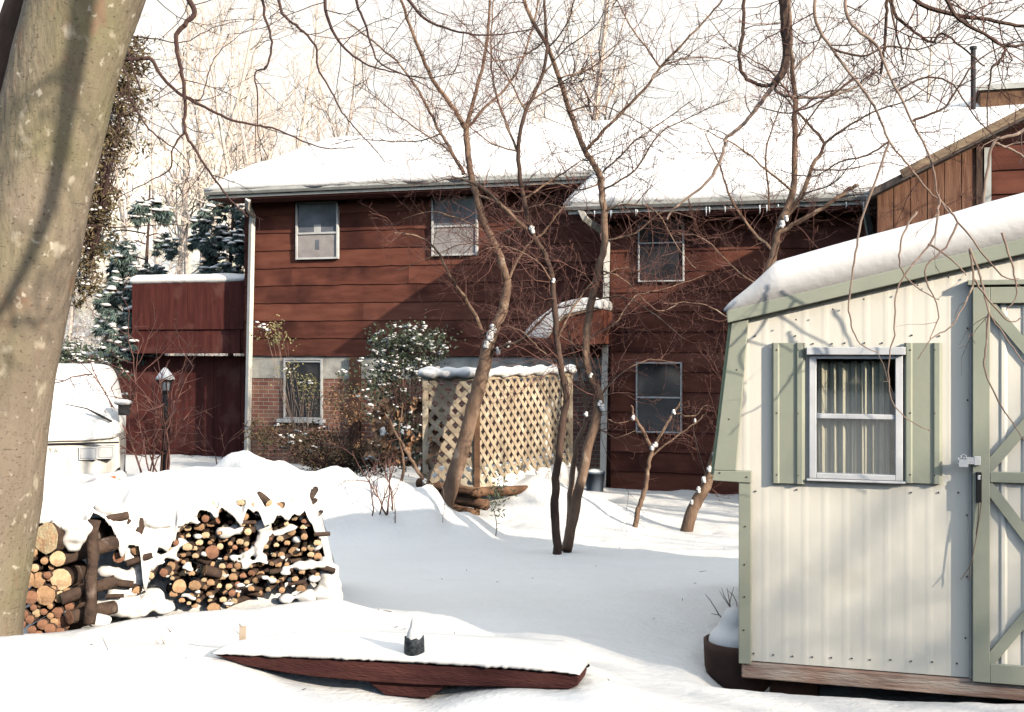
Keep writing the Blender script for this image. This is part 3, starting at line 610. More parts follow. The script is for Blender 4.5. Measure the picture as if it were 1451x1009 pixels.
# dark tub with a snow heap beside the shed
c = P(1048, 935, 6.15); tub = thing('planter', 'dark round planter heaped with snow at the shed corner', 'planter', (c.x, c.y, G(c.x, c.y)))
mb = MB(); prof = [(.11, -.12), (.16, -.06), (.185, .03), (.19, .13), (.19, .165), (.17, .165), (.165, .1)]; K = 20
vs = [(c.x + r * math.cos(2 * math.pi * j / K), c.y + r * math.sin(2 * math.pi * j / K), c.z - .06 + h) for r, h in prof for j in range(K)]
mb.add(vs, [(i * K + j, i * K + (j + 1) % K, (i + 1) * K + (j + 1) % K, (i + 1) * K + j) for i in range(len(prof) - 1) for j in range(K)]); mb.build('pot', PLANT, tub, smooth=True)
mb = MB(); mb.ell((c.x, c.y, c.z + .1), (.17, .17, .10), 16, 8); mb.ell((c.x - .02, c.y, c.z + .17), (.09, .1, .12), 14, 8); mb.build('snow_cap', SNOWF, tub, remesh=.02)
mb = MB()
for k in range(7):
    p = c + Vector((rng.uniform(-.05, .05), rng.uniform(-.03, .03), .17)); d = Vector((rng.uniform(-.7, .1), rng.uniform(-.2, .2), .8)); pts = [p]
    for i in range(5): d = (d + Vector((rng.gauss(0, .2), rng.gauss(0, .2), rng.gauss(0, .15)))).normalized(); pts.append(pts[-1] + d * .045)
    mb.tube(pts, [.004, .0035, .003, .0025, .002, .001], 4)
mb.build('stems', TWIGP, tub)

# ------------------------------------------------------------------ half buried bench in the foreground
Bf = Fr((303 - CX) / F * 5.7, 5.7, R(15.5)); bz = Bf.hit(303, 932)[1]
cb = Bf.w(.85, .15, 0)
bench = thing('bench', 'long brown wooden bench with tapered end half buried in snow', 'bench', (Bf.o.x, Bf.o.y, -.05), R(15.5), local=True)
pl = [Bf.hit(a, b) for a, b in ((303, 928), (345, 943), (400, 953), (450, 960), (520, 966), (600, 971), (680, 973), (740, 975), (806, 977), (818, 972), (821, 962), (818, 957), (700, 948), (560, 940), (440, 934), (360, 931))]
mb = MB(); mb.prism(pl, 0, .17); mb.build('seat', BENCHW, bench, bevel=.006)
pl2 = [Bf.hit(a, b, .03) for a, b in ((515, 962), (545, 985), (606, 990), (628, 975), (660, 968))]
mb = MB(); mb.prism(pl2, .03, .15); mb.build('stretcher', BENCHW, bench, bevel=.005)
CT = [(301, 905, 926), (312, 903, 927), (335, 902, 928), (352, 902, 929), (380, 903, 931), (430, 906, 932), (500, 911, 935), (570, 914, 938), (640, 917, 942), (700, 919, 946), (760, 921, 950), (785, 924, 952), (803, 930, 954), (814, 938, 955), (822, 946, 956)]
def ct(px, k):
    for a, b in zip(CT, CT[1:]):
        if px <= b[0]: return lerp(a[k], b[k], (px - a[0]) / (b[0] - a[0]))
    return CT[-1][k]
rows = []; nb_ = 150
for i in range(nb_ + 1):
    px = lerp(301.5, 822.5, i / nb_); s, zb_ = Bf.hit(px, ct(px, 2), 0); zc_ = Bf.hit(px, ct(px, 1), .26)[1]; en = min(1, i / 26, (nb_ - i) / 16) ** .55; h = max(.045, zc_ - zb_ + .012) * (.25 + .75 * en); ed = .5 + .5 * en; jg = .008 * N3(px * .05, 1) + .006 * N3(px * .16, 4)
    h *= 1 + .10 * N3(px * .018, 7)
    rows.append([(s, .10, zb_ + .002), (s, .004, zb_ + .001), (s, -.012 + jg * .6, zb_ + .002 + jg * .8), (s, -.020 + jg, zb_ + min(.018, h * .26)), (s, -.012 + jg, zb_ + min(.042, h * .52)), (s, .022, zb_ + h * .76), (s, .06 + .03 * en, zb_ + h * .88), (s, .10 + .07 * en, zb_ + h * .97), (s, .13 + .13 * en, zb_ + h), (s, .15 + .21 * en, zb_ + h * .86), (s, .16 + .30 * en, zb_ + h * .55), (s, .17 + .36 * en, zb_ - .02 * en), (s, .18 + .40 * en, zb_ - .16 * en + .003)])
mb = MB(); k = len(rows[0]); mb.v = [p for r_ in rows for p in r_]
mb.f = [(i * k + j, (i + 1) * k + j, (i + 1) * k + j + 1, i * k + j + 1) for i in range(nb_) for j in range(k - 1)] + [tuple(range(k)), tuple(nb_ * k + j for j in range(k - 1, -1, -1))]; mb.m = [0] * len(mb.f)
mb.build('snow_cap', SNOWF, bench, smooth=True)
# dark jar on the bench, with snow in it
a = Bf.hit(571, 943, .03); b = Bf.hit(599, 905, .03); cx_ = (a[0] + b[0]) / 2; w = Bf.w(cx_, .05, a[1])
jar = thing('jar', 'small dark mottled jar filled with snow standing on the bench', 'jar', w)
mb = MB(); K = 20; hj = b[1] - a[1]; r0 = (b[0] - a[0]) / 2
prof = [(.6, 0), (.85, .0), (.97, .06), (1, .35), (.97, .8), (.93, 1), (.84, 1), (.86, .6)]
vs = [(w.x + r * r0 * math.cos(2 * math.pi * j / K), w.y + r * r0 * math.sin(2 * math.pi * j / K), w.z + h * hj + (.006 * math.sin(j * 2.1) if h == 1 else 0)) for r, h in prof for j in range(K)]
mb.add(vs, [(i * K + j, i * K + (j + 1) % K, (i + 1) * K + (j + 1) % K, (i + 1) * K + j) for i in range(len(prof) - 1) for j in range(K)]); mb.build('body', CUPM, jar, smooth=True)
mb = MB(); mb.ell((w.x, w.y, w.z + hj * .72), (r0 * .86, r0 * .86, hj * .75), 14, 8); mb.ell((w.x, w.y, w.z + hj * 1.3), (r0 * .45, r0 * .45, hj * .45), 12, 8); mb.build('snow_cap', SNOWF, jar, remesh=.008)
for px, py, t_, lab in ((344, 903, 883, 'pale stake standing in snow behind the tapered end of the bench'), (780, 922, 908, 'short pale stake standing in snow behind the blunt end of the bench')):
    q = P(px, py, 6.0); p2 = P(px + 2, t_, 6.0); st = thing('stake', lab, 'stake', (q.x, q.y, q.z), group='stakes behind the bench')
    mb = MB(); mb.box((q.x - .016, q.y - .012, q.z - .25), (q.x + .016, q.y + .012, p2.z - .008)); mb.build('stick', mat('stake_wood', (.6, .52, .42), (.45, .34, .24), 9, .8), st, bevel=.002)
    mb = MB(); mb.ell((q.x, q.y, p2.z - .006), (.02, .017, .014), 10, 6); mb.build('snow_cap', SNOWF, st, smooth=True)

# ------------------------------------------------------------------ woodpile
def log(name, c, axis, r, L, label, group, cutm, split=0, lump=.09):
    """a log with its near cut end at c; axis points away from the viewer"""
    axis = Vector(axis).normalized(); o = bpy.data.objects.new('tmp', None)
    K = 14 if r > .035 else 9
    if split: K = 8
    t = axis; a = Vector((0, 0, 1)) if abs(t.z) < .9 else Vector((1, 0, 0)); u = t.cross(a).normalized(); v = t.cross(u)
    ph0 = rng.uniform(0, 6.3); sd = rng.uniform(0, 50); ring = []
    for j in range(K):
        an = ph0 + 2 * math.pi * j / K; rr = r * (1 + lump * 2 * N3(math.cos(an) * 1.2 + sd, math.sin(an) * 1.2))
        if split and math.sin(an) > .05: rr *= .3 + .7 * abs(math.cos(an)) * (1 + .3 * N3(sd, an))       # split face
        ring.append((u * math.cos(an) + v * math.sin(an)) * rr)
    mb = MB(); nseg = 4; bend = (u * rng.gauss(0, .04) + v * rng.gauss(0, .04)) * L
    for i in range(nseg + 1):
        f = i / nseg
        for q in ring: mb.v.append(tuple(t * L * f + bend * math.sin(f * 2.2) * .4 + q * (1 + .08 * N3(f * 3 + sd, q.x * 20, q.z * 20))))
    mb.f = [(i * K + j, (i + 1) * K + j, (i + 1) * K + (j + 1) % K, i * K + (j + 1) % K) for i in range(nseg) for j in range(K)] + [tuple(range(nseg * K + K - 1, nseg * K - 1, -1))]
    mb.m = [0] * len(mb.f)
    ob = mb.build(name, LOGB, smooth=True); ob.location = c; tag(ob, label, 'log', group)
    cb_ = MB(); n_in = [q * .93 - t * .001 for q in ring]; mid = [q * .45 - t * .002 for q in ring]
    cb_.v = [tuple(q * 1.0) for q in ring] + [tuple(q) for q in n_in] + [tuple(q) for q in mid] + [tuple(-t * .002)]
    cb_.f = [(i * K + j, i * K + (j + 1) % K, (i + 1) * K + (j + 1) % K, (i + 1) * K + j) for i in range(2) for j in range(K)] + [(2 * K + j, 2 * K + (j + 1) % K, 3 * K) for j in range(K)]
    cb_.m = [0] * len(cb_.f)
    cf = cb_.build('cut_face', cutm, ob)
    return ob
def pileY(px): return lerp(6.55, 7.55, (px - 30) / 430)
GL = 'logs stacked in the snowy woodpile'
left = [(65, 763, 20, 1, 'largest round log with broad pale face on the left of the woodpile'), (82, 792, 10, 1, 'round log with bark side showing, just below the largest log'), (86, 821, 14, 1, 'pale round log left of the bark-covered post, in the middle of the stack'), (53, 822, 10, 0, 0), (64, 844, 13, 0, 'round log low in the stack directly under the small pale log'), (44, 847, 9, 2, 0), (34, 822, 13, 0, 0), (31, 786, 9, 0, 0),
        (89, 883, 9.5, 2, 'round log at the lowest right corner of the left stack'), (82, 868, 7.5, 2, 0), (52, 869, 5.5, 1, 0), (71, 873, 4.5, 0, 0), (77, 881, 5, 0, 0), (71, 892, 7.5, 2, 0), (62, 867, 4.5, 2, 0), (49, 805, 5.5, 1, 0), (73, 803, 4, 0, 0), (63, 795, 5, 0, 0), (33, 871, 7, 2, 0), (29, 855, 7, 0, 0), (47, 861, 4.5, 2, 0), (71, 859, 4, 0, 0), (85, 846, 8, 1, 0), (46, 783, 6.5, 0, 0), (38, 750, 7, 2, 0), (33, 765, 5, 2, 0), (41, 710, 7, 2, 0), (60, 885, 7, 2, 0), (84, 898, 8, 2, 0), (42, 878, 6, 2, 0), (38, 736, 6, 2, 0), (40, 795, 4, 0, 0), (95, 838, 5, 0, 0), (56, 857, 4, 0, 0), (75, 835, 4.5, 0, 0), (67, 815, 5, 2, 0), (45, 893, 6, 2, 0), (98, 860, 6, 2, 0), (30, 885, 6, 2, 0), (55, 900, 6, 2, 0), (70, 780 + 40, 4, 2, 0), (42, 768, 6, 2, 0)]
for px, py, r, cm, lab in left:
    Y = 6.5 + .0009 * (px - 30) + rng.uniform(-.02, .03); sc = Y / F
    log('log', P(px, py, Y), (-.08 + rng.gauss(0, .1), 1, rng.gauss(0, .05)), r * 1.08 * sc, rng.uniform(.4, .55), lab or 'round sawn log in the left stack beside the big tree', GL + ', left stack', CUT[cm])
# bark-sided logs pointing right, the upright post, broken pieces in the middle
log('log', P(83, 792, 6.6), (.55, .45, .12), .042, .34, 'grey-barked log lying lengthwise against the upright post', GL + ', left stack', CUT[0])
log('log', P(87, 849, 6.52), (.6, .35, .16), .035, .3, 'thin dark log lying lengthwise low beside the upright post', GL + ', left stack', CUT[1])
log('log', P(98, 875, 6.5), (.4, .6, .0), .04, .3, 'dark log end lying at the foot of the upright post', GL + ', left stack', CUT[2])
p0, p1 = P(128, 868, 6.5), P(133, 737, 6.62); pst = thing('wood_stake', 'upright bark-covered post dividing the woodpile', 'post', (p0.x, p0.y, p0.z))
mb = MB(); mb.tube([p0 + (p1 - p0) * (i / 8) + Vector((.006 * math.sin(i * 1.7), 0, 0)) for i in range(-1, 9)], [.032 + .004 * math.sin(i * 2.2) for i in range(10)], 10, rough=.2); mb.build('trunk', LOGB, pst, smooth=True)
for px, py, r, ax, L, cm, lab in ((150, 737, 6, (.7, .5, .12), .13, 2, 'split log leaning just right of the upright post'), (163, 765, 7, (-.3, .9, .1), .3, 2, 'rusty brown split log in the snow gap of the woodpile'), (180, 800, 6, (.8, .3, .2), .15, 0, 'short log lying crosswise in the snow gap'), (156, 826, 6.5, (.75, .3, -.15), .13, 1, 'log with orange face in snow low right of the upright post'), (194, 838, 8, (-.5, .5, .25), .12, 0, 'stubby log sticking out of the snow between the two stacks'),
                                  (194, 756, 8, (.1, .5, .7), .09, 2, 'dark split log standing up out of the snow between the stacks'), (192, 780, 7, (.1, .9, .1), .2, 0, 'small log end peeping from snow between the stacks'), (150, 846, 3.5, (.9, .2, 0), .1, 2, 'thin split stick lying in the snow gap'), (212, 817, 7, (-.2, .9, .1), .25, 1, 'lone small log end in the snow beside the right stack'), (218, 768, 4, (.1, .9, 0), .2, 2, 'tiny dark log end poking through the snow drape'), (168, 790, 8, (-.2, .9, 0), .3, 2, 'weathered log in the snow gap under the leaning split log'), (176, 752, 4, (.3, .4, .7), .07, 2, 'thin split stick standing in the snow gap')):
    log('log', P(px, py, pileY(px) - .03), ax, r * 6.9 / F, L, lab, GL + ', middle', CUT[cm], split=rng.random() < .6)
poly = [(222, 792), (230, 762), (252, 728), (280, 712), (312, 700), (345, 704), (380, 708), (420, 712), (434, 724), (442, 745), (448, 766), (458, 790), (459, 804), (448, 818), (430, 838), (412, 832), (395, 838), (362, 843), (345, 852), (320, 864), (280, 870), (262, 858), (240, 838)]
def inside(x, y):
    c = False; n = len(poly)
    for i in range(n):
        (x1, y1), (x2, y2) = poly[i], poly[i - 1]
        if (y1 > y) != (y2 > y) and x < (x2 - x1) * (y - y1) / (y2 - y1) + x1: c = not c
    return c
cen = []; tries = 0
while tries < 9000 and len(cen) < 175:
    tries += 1; x, y = rng.uniform(222, 466), rng.uniform(712, 872)
    r = rng.choice((3.5, 4, 4.5, 5, 5, 5.5, 6, 7, 8, 9.5))
    if inside(x, y) and all((x - a) ** 2 + (y - b) ** 2 > ((r + c) * .92) ** 2 for a, b, c in cen): cen.append((x, y, r))
cen.sort(key=lambda q: -q[2])
zone = lambda x, y: ('left' if x < 300 else 'middle' if x < 380 else 'right') + (' upper' if y < 780 else ' lower')
for i, (x, y, r) in enumerate(cen):
    Y = pileY(x) + rng.uniform(-.05, .1); side = rng.random()
    if side < .84: ax = (rng.gauss(-.05, .24), 1, rng.gauss(0, .12))
    else: ax = (rng.choice((-1, 1)) * rng.uniform(.5, 1), rng.uniform(.2, .7), rng.gauss(0, .22))
    z_ = zone(x, y)
    lab = {'left upper': 'small log in the upper part of the right stack nearest the snow gap', 'left lower': 'small log low in the right stack nearest the snow gap', 'middle upper': 'small log high in the middle of the snow-dusted right stack', 'middle lower': 'small log low in the middle of the snow-dusted right stack', 'right upper': 'sunlit small log high at the right end of the woodpile', 'right lower': 'sunlit small log low at the right end of the woodpile'}[z_]
    log('log', P(x, y, Y), ax, r * Y / F, rng.uniform(.3, .48) if side < .84 else rng.uniform(.1, .18), lab, GL + ', right stack, ' + z_ + ' part', CUT[rng.choice((0, 0, 1, 1, 2))], split=rng.random() < .75)
CR = [(10, 625), (40, 634), (60, 648), (80, 666), (100, 684), (130, 692), (160, 688), (200, 676), (240, 667), (280, 662), (330, 664), (380, 667), (420, 672), (436, 684), (450, 708), (462, 750), (470, 800), (478, 845)]
FR_ = [(10, 700), (36, 704), (44, 722), (52, 742), (66, 744), (82, 752), (90, 772), (104, 778), (114, 760), (124, 738), (134, 728), (146, 735), (156, 745), (164, 760), (172, 790), (184, 772), (196, 776), (206, 838), (216, 800), (226, 776), (236, 790), (246, 770), (254, 740), (268, 738), (284, 718), (296, 722), (306, 738), (314, 714), (326, 732), (340, 750), (352, 718), (364, 718), (376, 752), (386, 752), (394, 730), (408, 740), (420, 722), (432, 712), (440, 726), (448, 746), (456, 768), (463, 800), (470, 832), (478, 850)]
def pl_(T, x):
    for a, b in zip(T, T[1:]):
        if x <= b[0]: return lerp(a[1], b[1], ss(a[0], b[0], x))
    return T[-1][1]
dm = MB(); na, nv = 232, 16; rows = []
for i in range(na + 1):
    px = lerp(12, 477.5, i / na); Yf = pileY(px) - .05 + .03 * N3(px * .03, 5) + .55 * ss(440, 476, px); yf = pl_(FR_, px); yc = pl_(CR, px)
    if px > 222: yf = lerp(yf, sum(pl_(FR_, px + d) for d in range(-40, 41, 10)) / 9, .42)
    yf += 5 * N3(px * .11, 3) + 3 * N3(px * .3, 8); row = [P(px, yf, Yf + .16), P(px, yf, Yf + .03)]
    ysm = sum(pl_(FR_, px + d) for d in range(-48, 49, 12)) / 9; zs = P(px, min(ysm, 752), Yf).z; zf, zc = P(px, yf, Yf).z, P(px, yc, Yf + .5).z
    for k in range(nv + 1):
        t = k / nv; Yk = lerp(Yf - .03, Yf + .55, t ** 1.35); sn_ = math.sin(t * math.pi / 2) ** .8; z = lerp(zf + .01 + (zc - zf) * sn_, zs + (zc - zs) * sn_, ss(.0, .34, t)) + .035 * N3(px * .035, t * 3, 2) * math.sin(t * math.pi) ; q = P(px, 490, Yk); row.append(Vector((q.x, Yk + .02 * N3(px * .06, t * 4), z)))
    for dY, f in ((.85, .9), (1.15, .5), (1.5, -.2)): q = P(px, 490, Yf + dY); row.append(Vector((q.x, q.y, lerp(-.3, zc, f))))
    rows.append(row)
k = len(rows[0]); dm.v = [tuple(p) for r_ in rows for p in r_]
dm.f = [(i * k + j, (i + 1) * k + j, (i + 1) * k + j + 1, i * k + j + 1) for i in range(na) for j in range(k - 1)]; dm.m = [0] * len(dm.f)
tag(dm.build('snow_blanket', SNOW, smooth=True), kind='stuff', label='deep rounded snow lying over the whole woodpile')
mb = MB()
# tongues of snow hanging between the logs
for a, b, r in [(98, 765, 11), (110, 760, 13), (104, 776, 9), (120, 748, 12), (100, 742, 14), (85, 742, 13), (150, 722, 14), (165, 728, 14), (182, 730, 13), (208, 738, 16), (225, 738, 18), (205, 760, 14), (178, 775, 10), (182, 790, 9), (150, 810, 11), (165, 812, 10), (178, 818, 12), (205, 800, 15), (215, 790, 12), (230, 752, 14), (245, 742, 13), (200, 820, 12), (180, 838, 13), (165, 840, 12), (150, 862, 16), (170, 860, 18), (195, 862, 17), (215, 845, 15), (232, 860, 14), (140, 880, 14), (100, 870, 9), (62, 795 - 8, 5), (86, 838, 4), (240, 785, 9), (255, 770, 10), (268, 735, 10), (300, 730, 9), (318, 755, 11), (335, 750, 10), (372, 745, 11), (375, 760, 10), (365, 775, 9), (395, 755, 7), (345, 800, 9), (370, 790, 8), (400, 790, 5), (318, 815, 6), (405, 805, 6), (425, 802, 10), (415, 822, 7), (440, 800, 9), (448, 775, 7), (420, 765, 7), (412, 748, 8), (432, 735, 8), (395, 725, 12), (350, 712, 12), (455, 800, 7), (290, 785, 6), (280, 838, 5), (350, 785, 7), (330, 790, 6), (280, 760, 6), (265, 800, 6), (385, 822, 7), (300, 845, 5), (445, 820, 8), (435, 845, 12), (405, 848, 10)]:
    Y = pileY(a) + .03 if a > 140 else 6.56 + .03; sc = Y / F
    mb.ell(P(a, b, Y), (r * sc * 1.25, r * sc * 1.2, r * sc * .8), 10, 7, jit=.4, seed=a)
for a, b, r in ((466, 812, 13), (470, 832, 12), (461, 796, 8), (472, 846, 12), (455, 840, 12), (464, 826, 12)): sc = (pileY(a) + .12) / F; mb.ell(P(a, b, pileY(a) + .12), (r * sc * 1.2, r * sc * 1.5, r * sc), 10, 7, jit=.4, seed=a)
for _ in range(46):
    a, b = rng.uniform(225, 462), rng.uniform(725, 860)
    if inside(a, b):
        sc = pileY(a) / F; q_ = rng.uniform(2.5, 5.5); mb.ell(P(a, b, pileY(a) - .01), (q_ * sc * 1.6, q_ * sc * 1.2, q_ * sc * .7), 9, 6, jit=.5, seed=a)
tag(mb.build('snow_drape', SNOWF, remesh=.014, smo=4), kind='stuff', label='clumps of snow caught between the stacked logs')

# ------------------------------------------------------------------ lattice screen on timbers
zt0, zt1 = 1.28, -.10
cor = P(676, 690, 14.2); Lq = P(603, 680, 14.3); Rq = P(808, 680, 16.4)
lat = thing('lattice_screen', 'tan wooden lattice screen topped with snow in front of the porch', 'screen', (cor.x, cor.y, zt1 - .3))
def lattice(a, b, z0, z1, pitch, w):
    d = Vector((b.x - a.x, b.y - a.y, 0)); L = d.length; d.normalize(); n = Vector((d.y, -d.x, 0)); h = z1 - z0; mb = MB()
    W3 = lambda s, z, o: Vector((a.x, a.y, 0)) + d * s + Vector((0, 0, z)) + n * o
    for sgn, off in ((1, 0.0), (-1, .008)):
        s = -h
        while s < L + h:
            # line s -> s + sgn*h over the height
            p, q = (s, z0), (s + h, z1)
            if sgn < 0: p, q = (s + h, z0), (s, z1)
            t0, t1 = 0.0, 1.0
            for (pa, dd) in ((p[0], q[0] - p[0]),):
                ta, tb = sorted(((0 - pa) / dd, (L - pa) / dd)); t0, t1 = max(t0, ta), min(t1, tb)
            if t1 - t0 > .03:
                A = (lerp(p[0], q[0], t0), lerp(p[1], q[1], t0)); B = (lerp(p[0], q[0], t1), lerp(p[1], q[1], t1))
                dd = Vector((B[0] - A[0], B[1] - A[1])).normalized(); e = Vector((-dd.y, dd.x)) * w / 2
                cs = [(A[0] - e.x, A[1] - e.y), (B[0] - e.x, B[1] - e.y), (B[0] + e.x, B[1] + e.y), (A[0] + e.x, A[1] + e.y)]
                cs = [(min(max(x, 0), L), min(max(z, z0), z1)) for x, z in cs]
                mb.hexa([W3(x, z, off) for x, z in cs] + [W3(x, z, off + .0075) for x, z in cs])
            s += pitch
    return mb, W3, L
def panel(a, b, za, zb):
    mb, W3, L = lattice(a, b, za, zb, .178, .074); p = mb.build('lattice_panel', LATT, lat)
    for s0, s1, z0, z1 in ((0, L, zb - .05, zb + .005), (0, L, za - .005, za + .05)):
        m2 = MB(); m2.hexa([W3(s0, z0, -.02), W3(s1, z0, -.02), W3(s1, z0, .03), W3(s0, z0, .03), W3(s0, z1, -.02), W3(s1, z1, -.02), W3(s1, z1, .03), W3(s0, z1, .03)])
        m2.build('rail', LATT, lat)
panel(Lq, cor, zt1, zt0); panel(cor, Rq, zt1, zt0)
for q, nm in ((cor, 0), (Lq, 1), (Rq, 2)):
    mb = MB(); w = .035; mb.box((q.x - w, q.y - w + .0, zt1 - .35), (q.x + w, q.y + w, zt0 - .01)); mb.build('post', LATT if nm else TIMBER, lat, bevel=.004)
mb = MB()
for a, b, n in ((Lq, cor, 9), (cor, Rq, 17)):
    for i in range(n + 1):
        q = Vector((lerp(a.x, b.x, i / n), lerp(a.y, b.y, i / n), zt0 + .035)); mb.ell(q, (.12, .14, .068 + .022 * math.sin(i * 1.9) + .012 * N3(i * .7, 3)), 10, 7, jit=.2)
mb.build('snow_cap', SNOWF, lat, remesh=.028)
mb = MB(); n = 7
inn = Vector((Lq.x + Rq.x - cor.x, Lq.y + Rq.y - cor.y, 0))
for a, b in ((Lq, cor), (cor, Rq)):
    for i in range(n + 1):
        q = a.lerp(b, i / n); q = q.lerp(inn, .18); mb.ell((q.x, q.y + .1, zt1 - .1), (.25, .25, .36 + .05 * N3(i, 3)), 10, 6)
o = mb.build('snow_bed', SNOWF, lat, remesh=.05)
# landscape timbers under the screen
for k, (pa, pb, lab, r) in enumerate((((593, 684, 14.45), (680, 699, 13.95), 'upper tan landscape timber under the left half of the lattice', .06), ((605, 699, 14.45), (690, 716, 13.95), 'lower dark landscape timber under the lattice corner', .065), ((672, 697, 14.0), (745, 694, 14.75), 'landscape timber under the right half of the lattice', .06), ((617, 712, 14.3), (675, 730, 13.95), 'lowest landscape timber half sunk in the snow', .06))):
    a, b = P(*pa), P(*pb); o = thing('landscape_timber', lab, 'timber', a, group='timbers of the lattice bed')
    mb = MB(); mb.tube([a.lerp(b, i / 8) for i in range(9)], [r + .006 * N3(i, k) for i in range(9)], 10, rough=.12); mb.build('timber', TIMBER, o, smooth=True)
    mb = MB(); d = (b - a).normalized(); mb.tube([a - d * .004, a - d * .001], [r * .9, r * .95], 10); mb.build('cut_end', CUT[0], o)
# blue-grey bucket by the downspout
c = P(843, 680, 17.6); o = thing('bucket', 'grey-blue bucket at the foot of the long white downspout', 'bucket', (c.x, c.y, c.z - .2))
mb = MB(); K = 16; prof = [(.12, -.25), (.15, .1), (.158, .1), (.158, .13), (.14, .13), (.11, -.2)]
mb.add([(c.x + r * math.cos(2 * math.pi * j / K), c.y + r * math.sin(2 * math.pi * j / K), c.z + h) for r, h in prof for j in range(K)], [(i * K + j, i * K + (j + 1) % K, (i + 1) * K + (j + 1) % K, (i + 1) * K + j) for i in range(len(prof) - 1) for j in range(K)])
mb.build('body', mat('bucket_plastic', (.09, .11, .14), None, rough=.4), o, smooth=True)
mb = MB(); mb.ell((c.x, c.y, c.z + .1), (.14, .14, .07), 12, 6); mb.build('snow_cap', SNOWF, o, smooth=True)

# ------------------------------------------------------------------ parked van
vx, vy = -5.95, 15.0; vz = -.58
van = thing('parked_van', 'white van under thick snow with its wipers lifted off the windscreen', 'van', (vx, vy, vz), R(-17))
ORG[van.name] = Vector((0, 0, 0)); VM = None
prof = [(-.0, .22, .82), (-.05, .32, .83), (-.05, .46, .84), (.0, .47, .84), (.02, .94, .83), (.05, .99, .82), (.28, 1.1, .81), (.42, 1.22, .79), (.95, 1.66, .70), (1.12, 1.76, .66), (1.3, 1.8, .62)]   # y back, z up, half width
def vring(y, z, hw, off=0.0, n=14):
    out = [(-hw - off, 3.9 + off, z)]
    for i in range(n + 1):
        t = -1 + 2 * i / n; x = math.copysign(1 - (1 - abs(t)) ** 1.5, t) * (hw + off) if False else t * (hw + off)
        out.append((x, y - off + .5 * abs(t) ** 4, z))
    out.append((hw + off, 3.9 + off, z)); return out
def skin(mb, rings, mi=0):
    k = len(rings[0]); o = len(mb.v); mb.v += [tuple(p) for r in rings for p in r]
    for i in range(len(rings) - 1):
        for j in range(k): mb.f.append((o + i * k + j, o + i * k + (j + 1) % k, o + (i + 1) * k + (j + 1) % k, o + (i + 1) * k + j)); mb.m.append(mi)
    mb.f.append(tuple(o + (len(rings) - 1) * k + j for j in range(k))); mb.m.append(mi)
mb = MB(); skin(mb, [vring(*p) for p in prof]); mb.build('body', CARW, van, smooth=False)
mb = MB()
sr = [(.03, .985, .835, .0), (.02, 1.0, .84, .03), (.06, 1.045, .84, .06), (.26, 1.2, .82, .09), (.46, 1.34, .79, .09), (.95, 1.70, .69, .09), (1.12, 1.86, .64, .1), (1.3, 1.93, .54, .1), (1.6, 1.96, .42, .1)]
skin(mb, [[(x, y + .0, z + .012 * N3(x * 3, y * 3, z * 3)) for x, y, z in vring(a, b, c_, d)] for a, b, c_, d in sr]); mb.build('snow_cap', SNOW, van, smooth=True, sub=2)
mb = MB(); mb.box((-.5, -.06, .20), (.62, -.045, .30)); mb.build('grille', CARB, van)
for k in range(5):
    mb = MB(); mb.box((-.42 + k * .13, -.07, .21), (-.37 + k * .13, -.055, .29)); mb.build('grille_bar', CARW, van)
mb = MB(); mb.box((-.85, -.012, .955), (.84, .05, .972)); mb.build('panel_seam', CARB, van)
for sx in (-1, 1):
    for a, b in ((.36, .56), (.585, .76)):
        x0, x1 = sorted((sx * a, sx * b)); mb = MB(); yq = .5 * (b / .84) ** 4
        mb.box((x0, -.02 + yq * .3, .76), (x1, .1 + yq, .90)); h = mb.build('headlight', CARGLASS, van, bevel=.01)
        mb = MB()
        for u0, u1, v0, v1 in ((x0 - .012, x1 + .012, .90, .912), (x0 - .012, x1 + .012, .748, .76), (x0 - .012, x0, .76, .9), (x1, x1 + .012, .76, .9)): mb.box((u0, -.03 + yq * .3, v0), (u1, .1 + yq, v1))
        mb.build('bezel', ALU, h)
    x0, x1 = sorted((sx * .5, sx * .8)); mb = MB(); mb.box((x0, -.05, .49), (x1, .2, .53)); mb.build('indicator', AMBER, van)
mb = MB(); skin(mb, [vring(-.13, .02, .84), vring(-.14, .18, .85), vring(-.1, .19, .84)]); mb.build('bumper', CARW, van)
mb = MB()
for i in range(16): mb.ell((-.84 + i * .112, -.06 + .3 * abs(-1 + i / 7.5) ** 5, .5), (.1, .16, .08 + .02 * N3(i, 7)), 8, 6)
mb.build('bumper_snow', SNOW, van, remesh=.03)
for x in (-.42, .38):
    mb = MB(); mb.tube([(x + .34, .42, 1.22), (x + .05, .27, 1.40), (x - .22, .33, 1.46)], [.016, .010, .006], 6); mb.tube([(x + .36, .33, 1.22), (x + .1, .24, 1.375)], [.018, .014], 5); mb.build('wiper', CARB, van)
for sx in (1,):
    mb = MB(); mb.box((.82, .32, 1.3), (.97, .40, 1.45)); mi = mb.build('mirror', CARB, van, bevel=.012)
    mb = MB(); mb.ell((.88, .36, 1.47), (.12, .09, .045), 10, 6); mb.build('snow_cap', SNOW, mi, smooth=True)
for sx in (-1, 1):
    for yy in (.55, 3.1):
        mb = MB(); mb.tube([(sx * .84, yy, .3), (sx * .62, yy, .3)], .3, 20); mb.build('wheel', CARB, van)
cu = bpy.data.curves.new('lettering', 'FONT'); cu.body = 'TOYOTA'; cu.size = .075; cu.extrude = .002; cu.align_x = 'CENTER'; cu.space_character = 1.5
to = bpy.data.objects.new('tmp', cu); C.objects.link(to); bpy.context.view_layer.update()
me = bpy.data.meshes.new_from_object(to.evaluated_get(bpy.context.evaluated_depsgraph_get())); bpy.data.objects.remove(to)
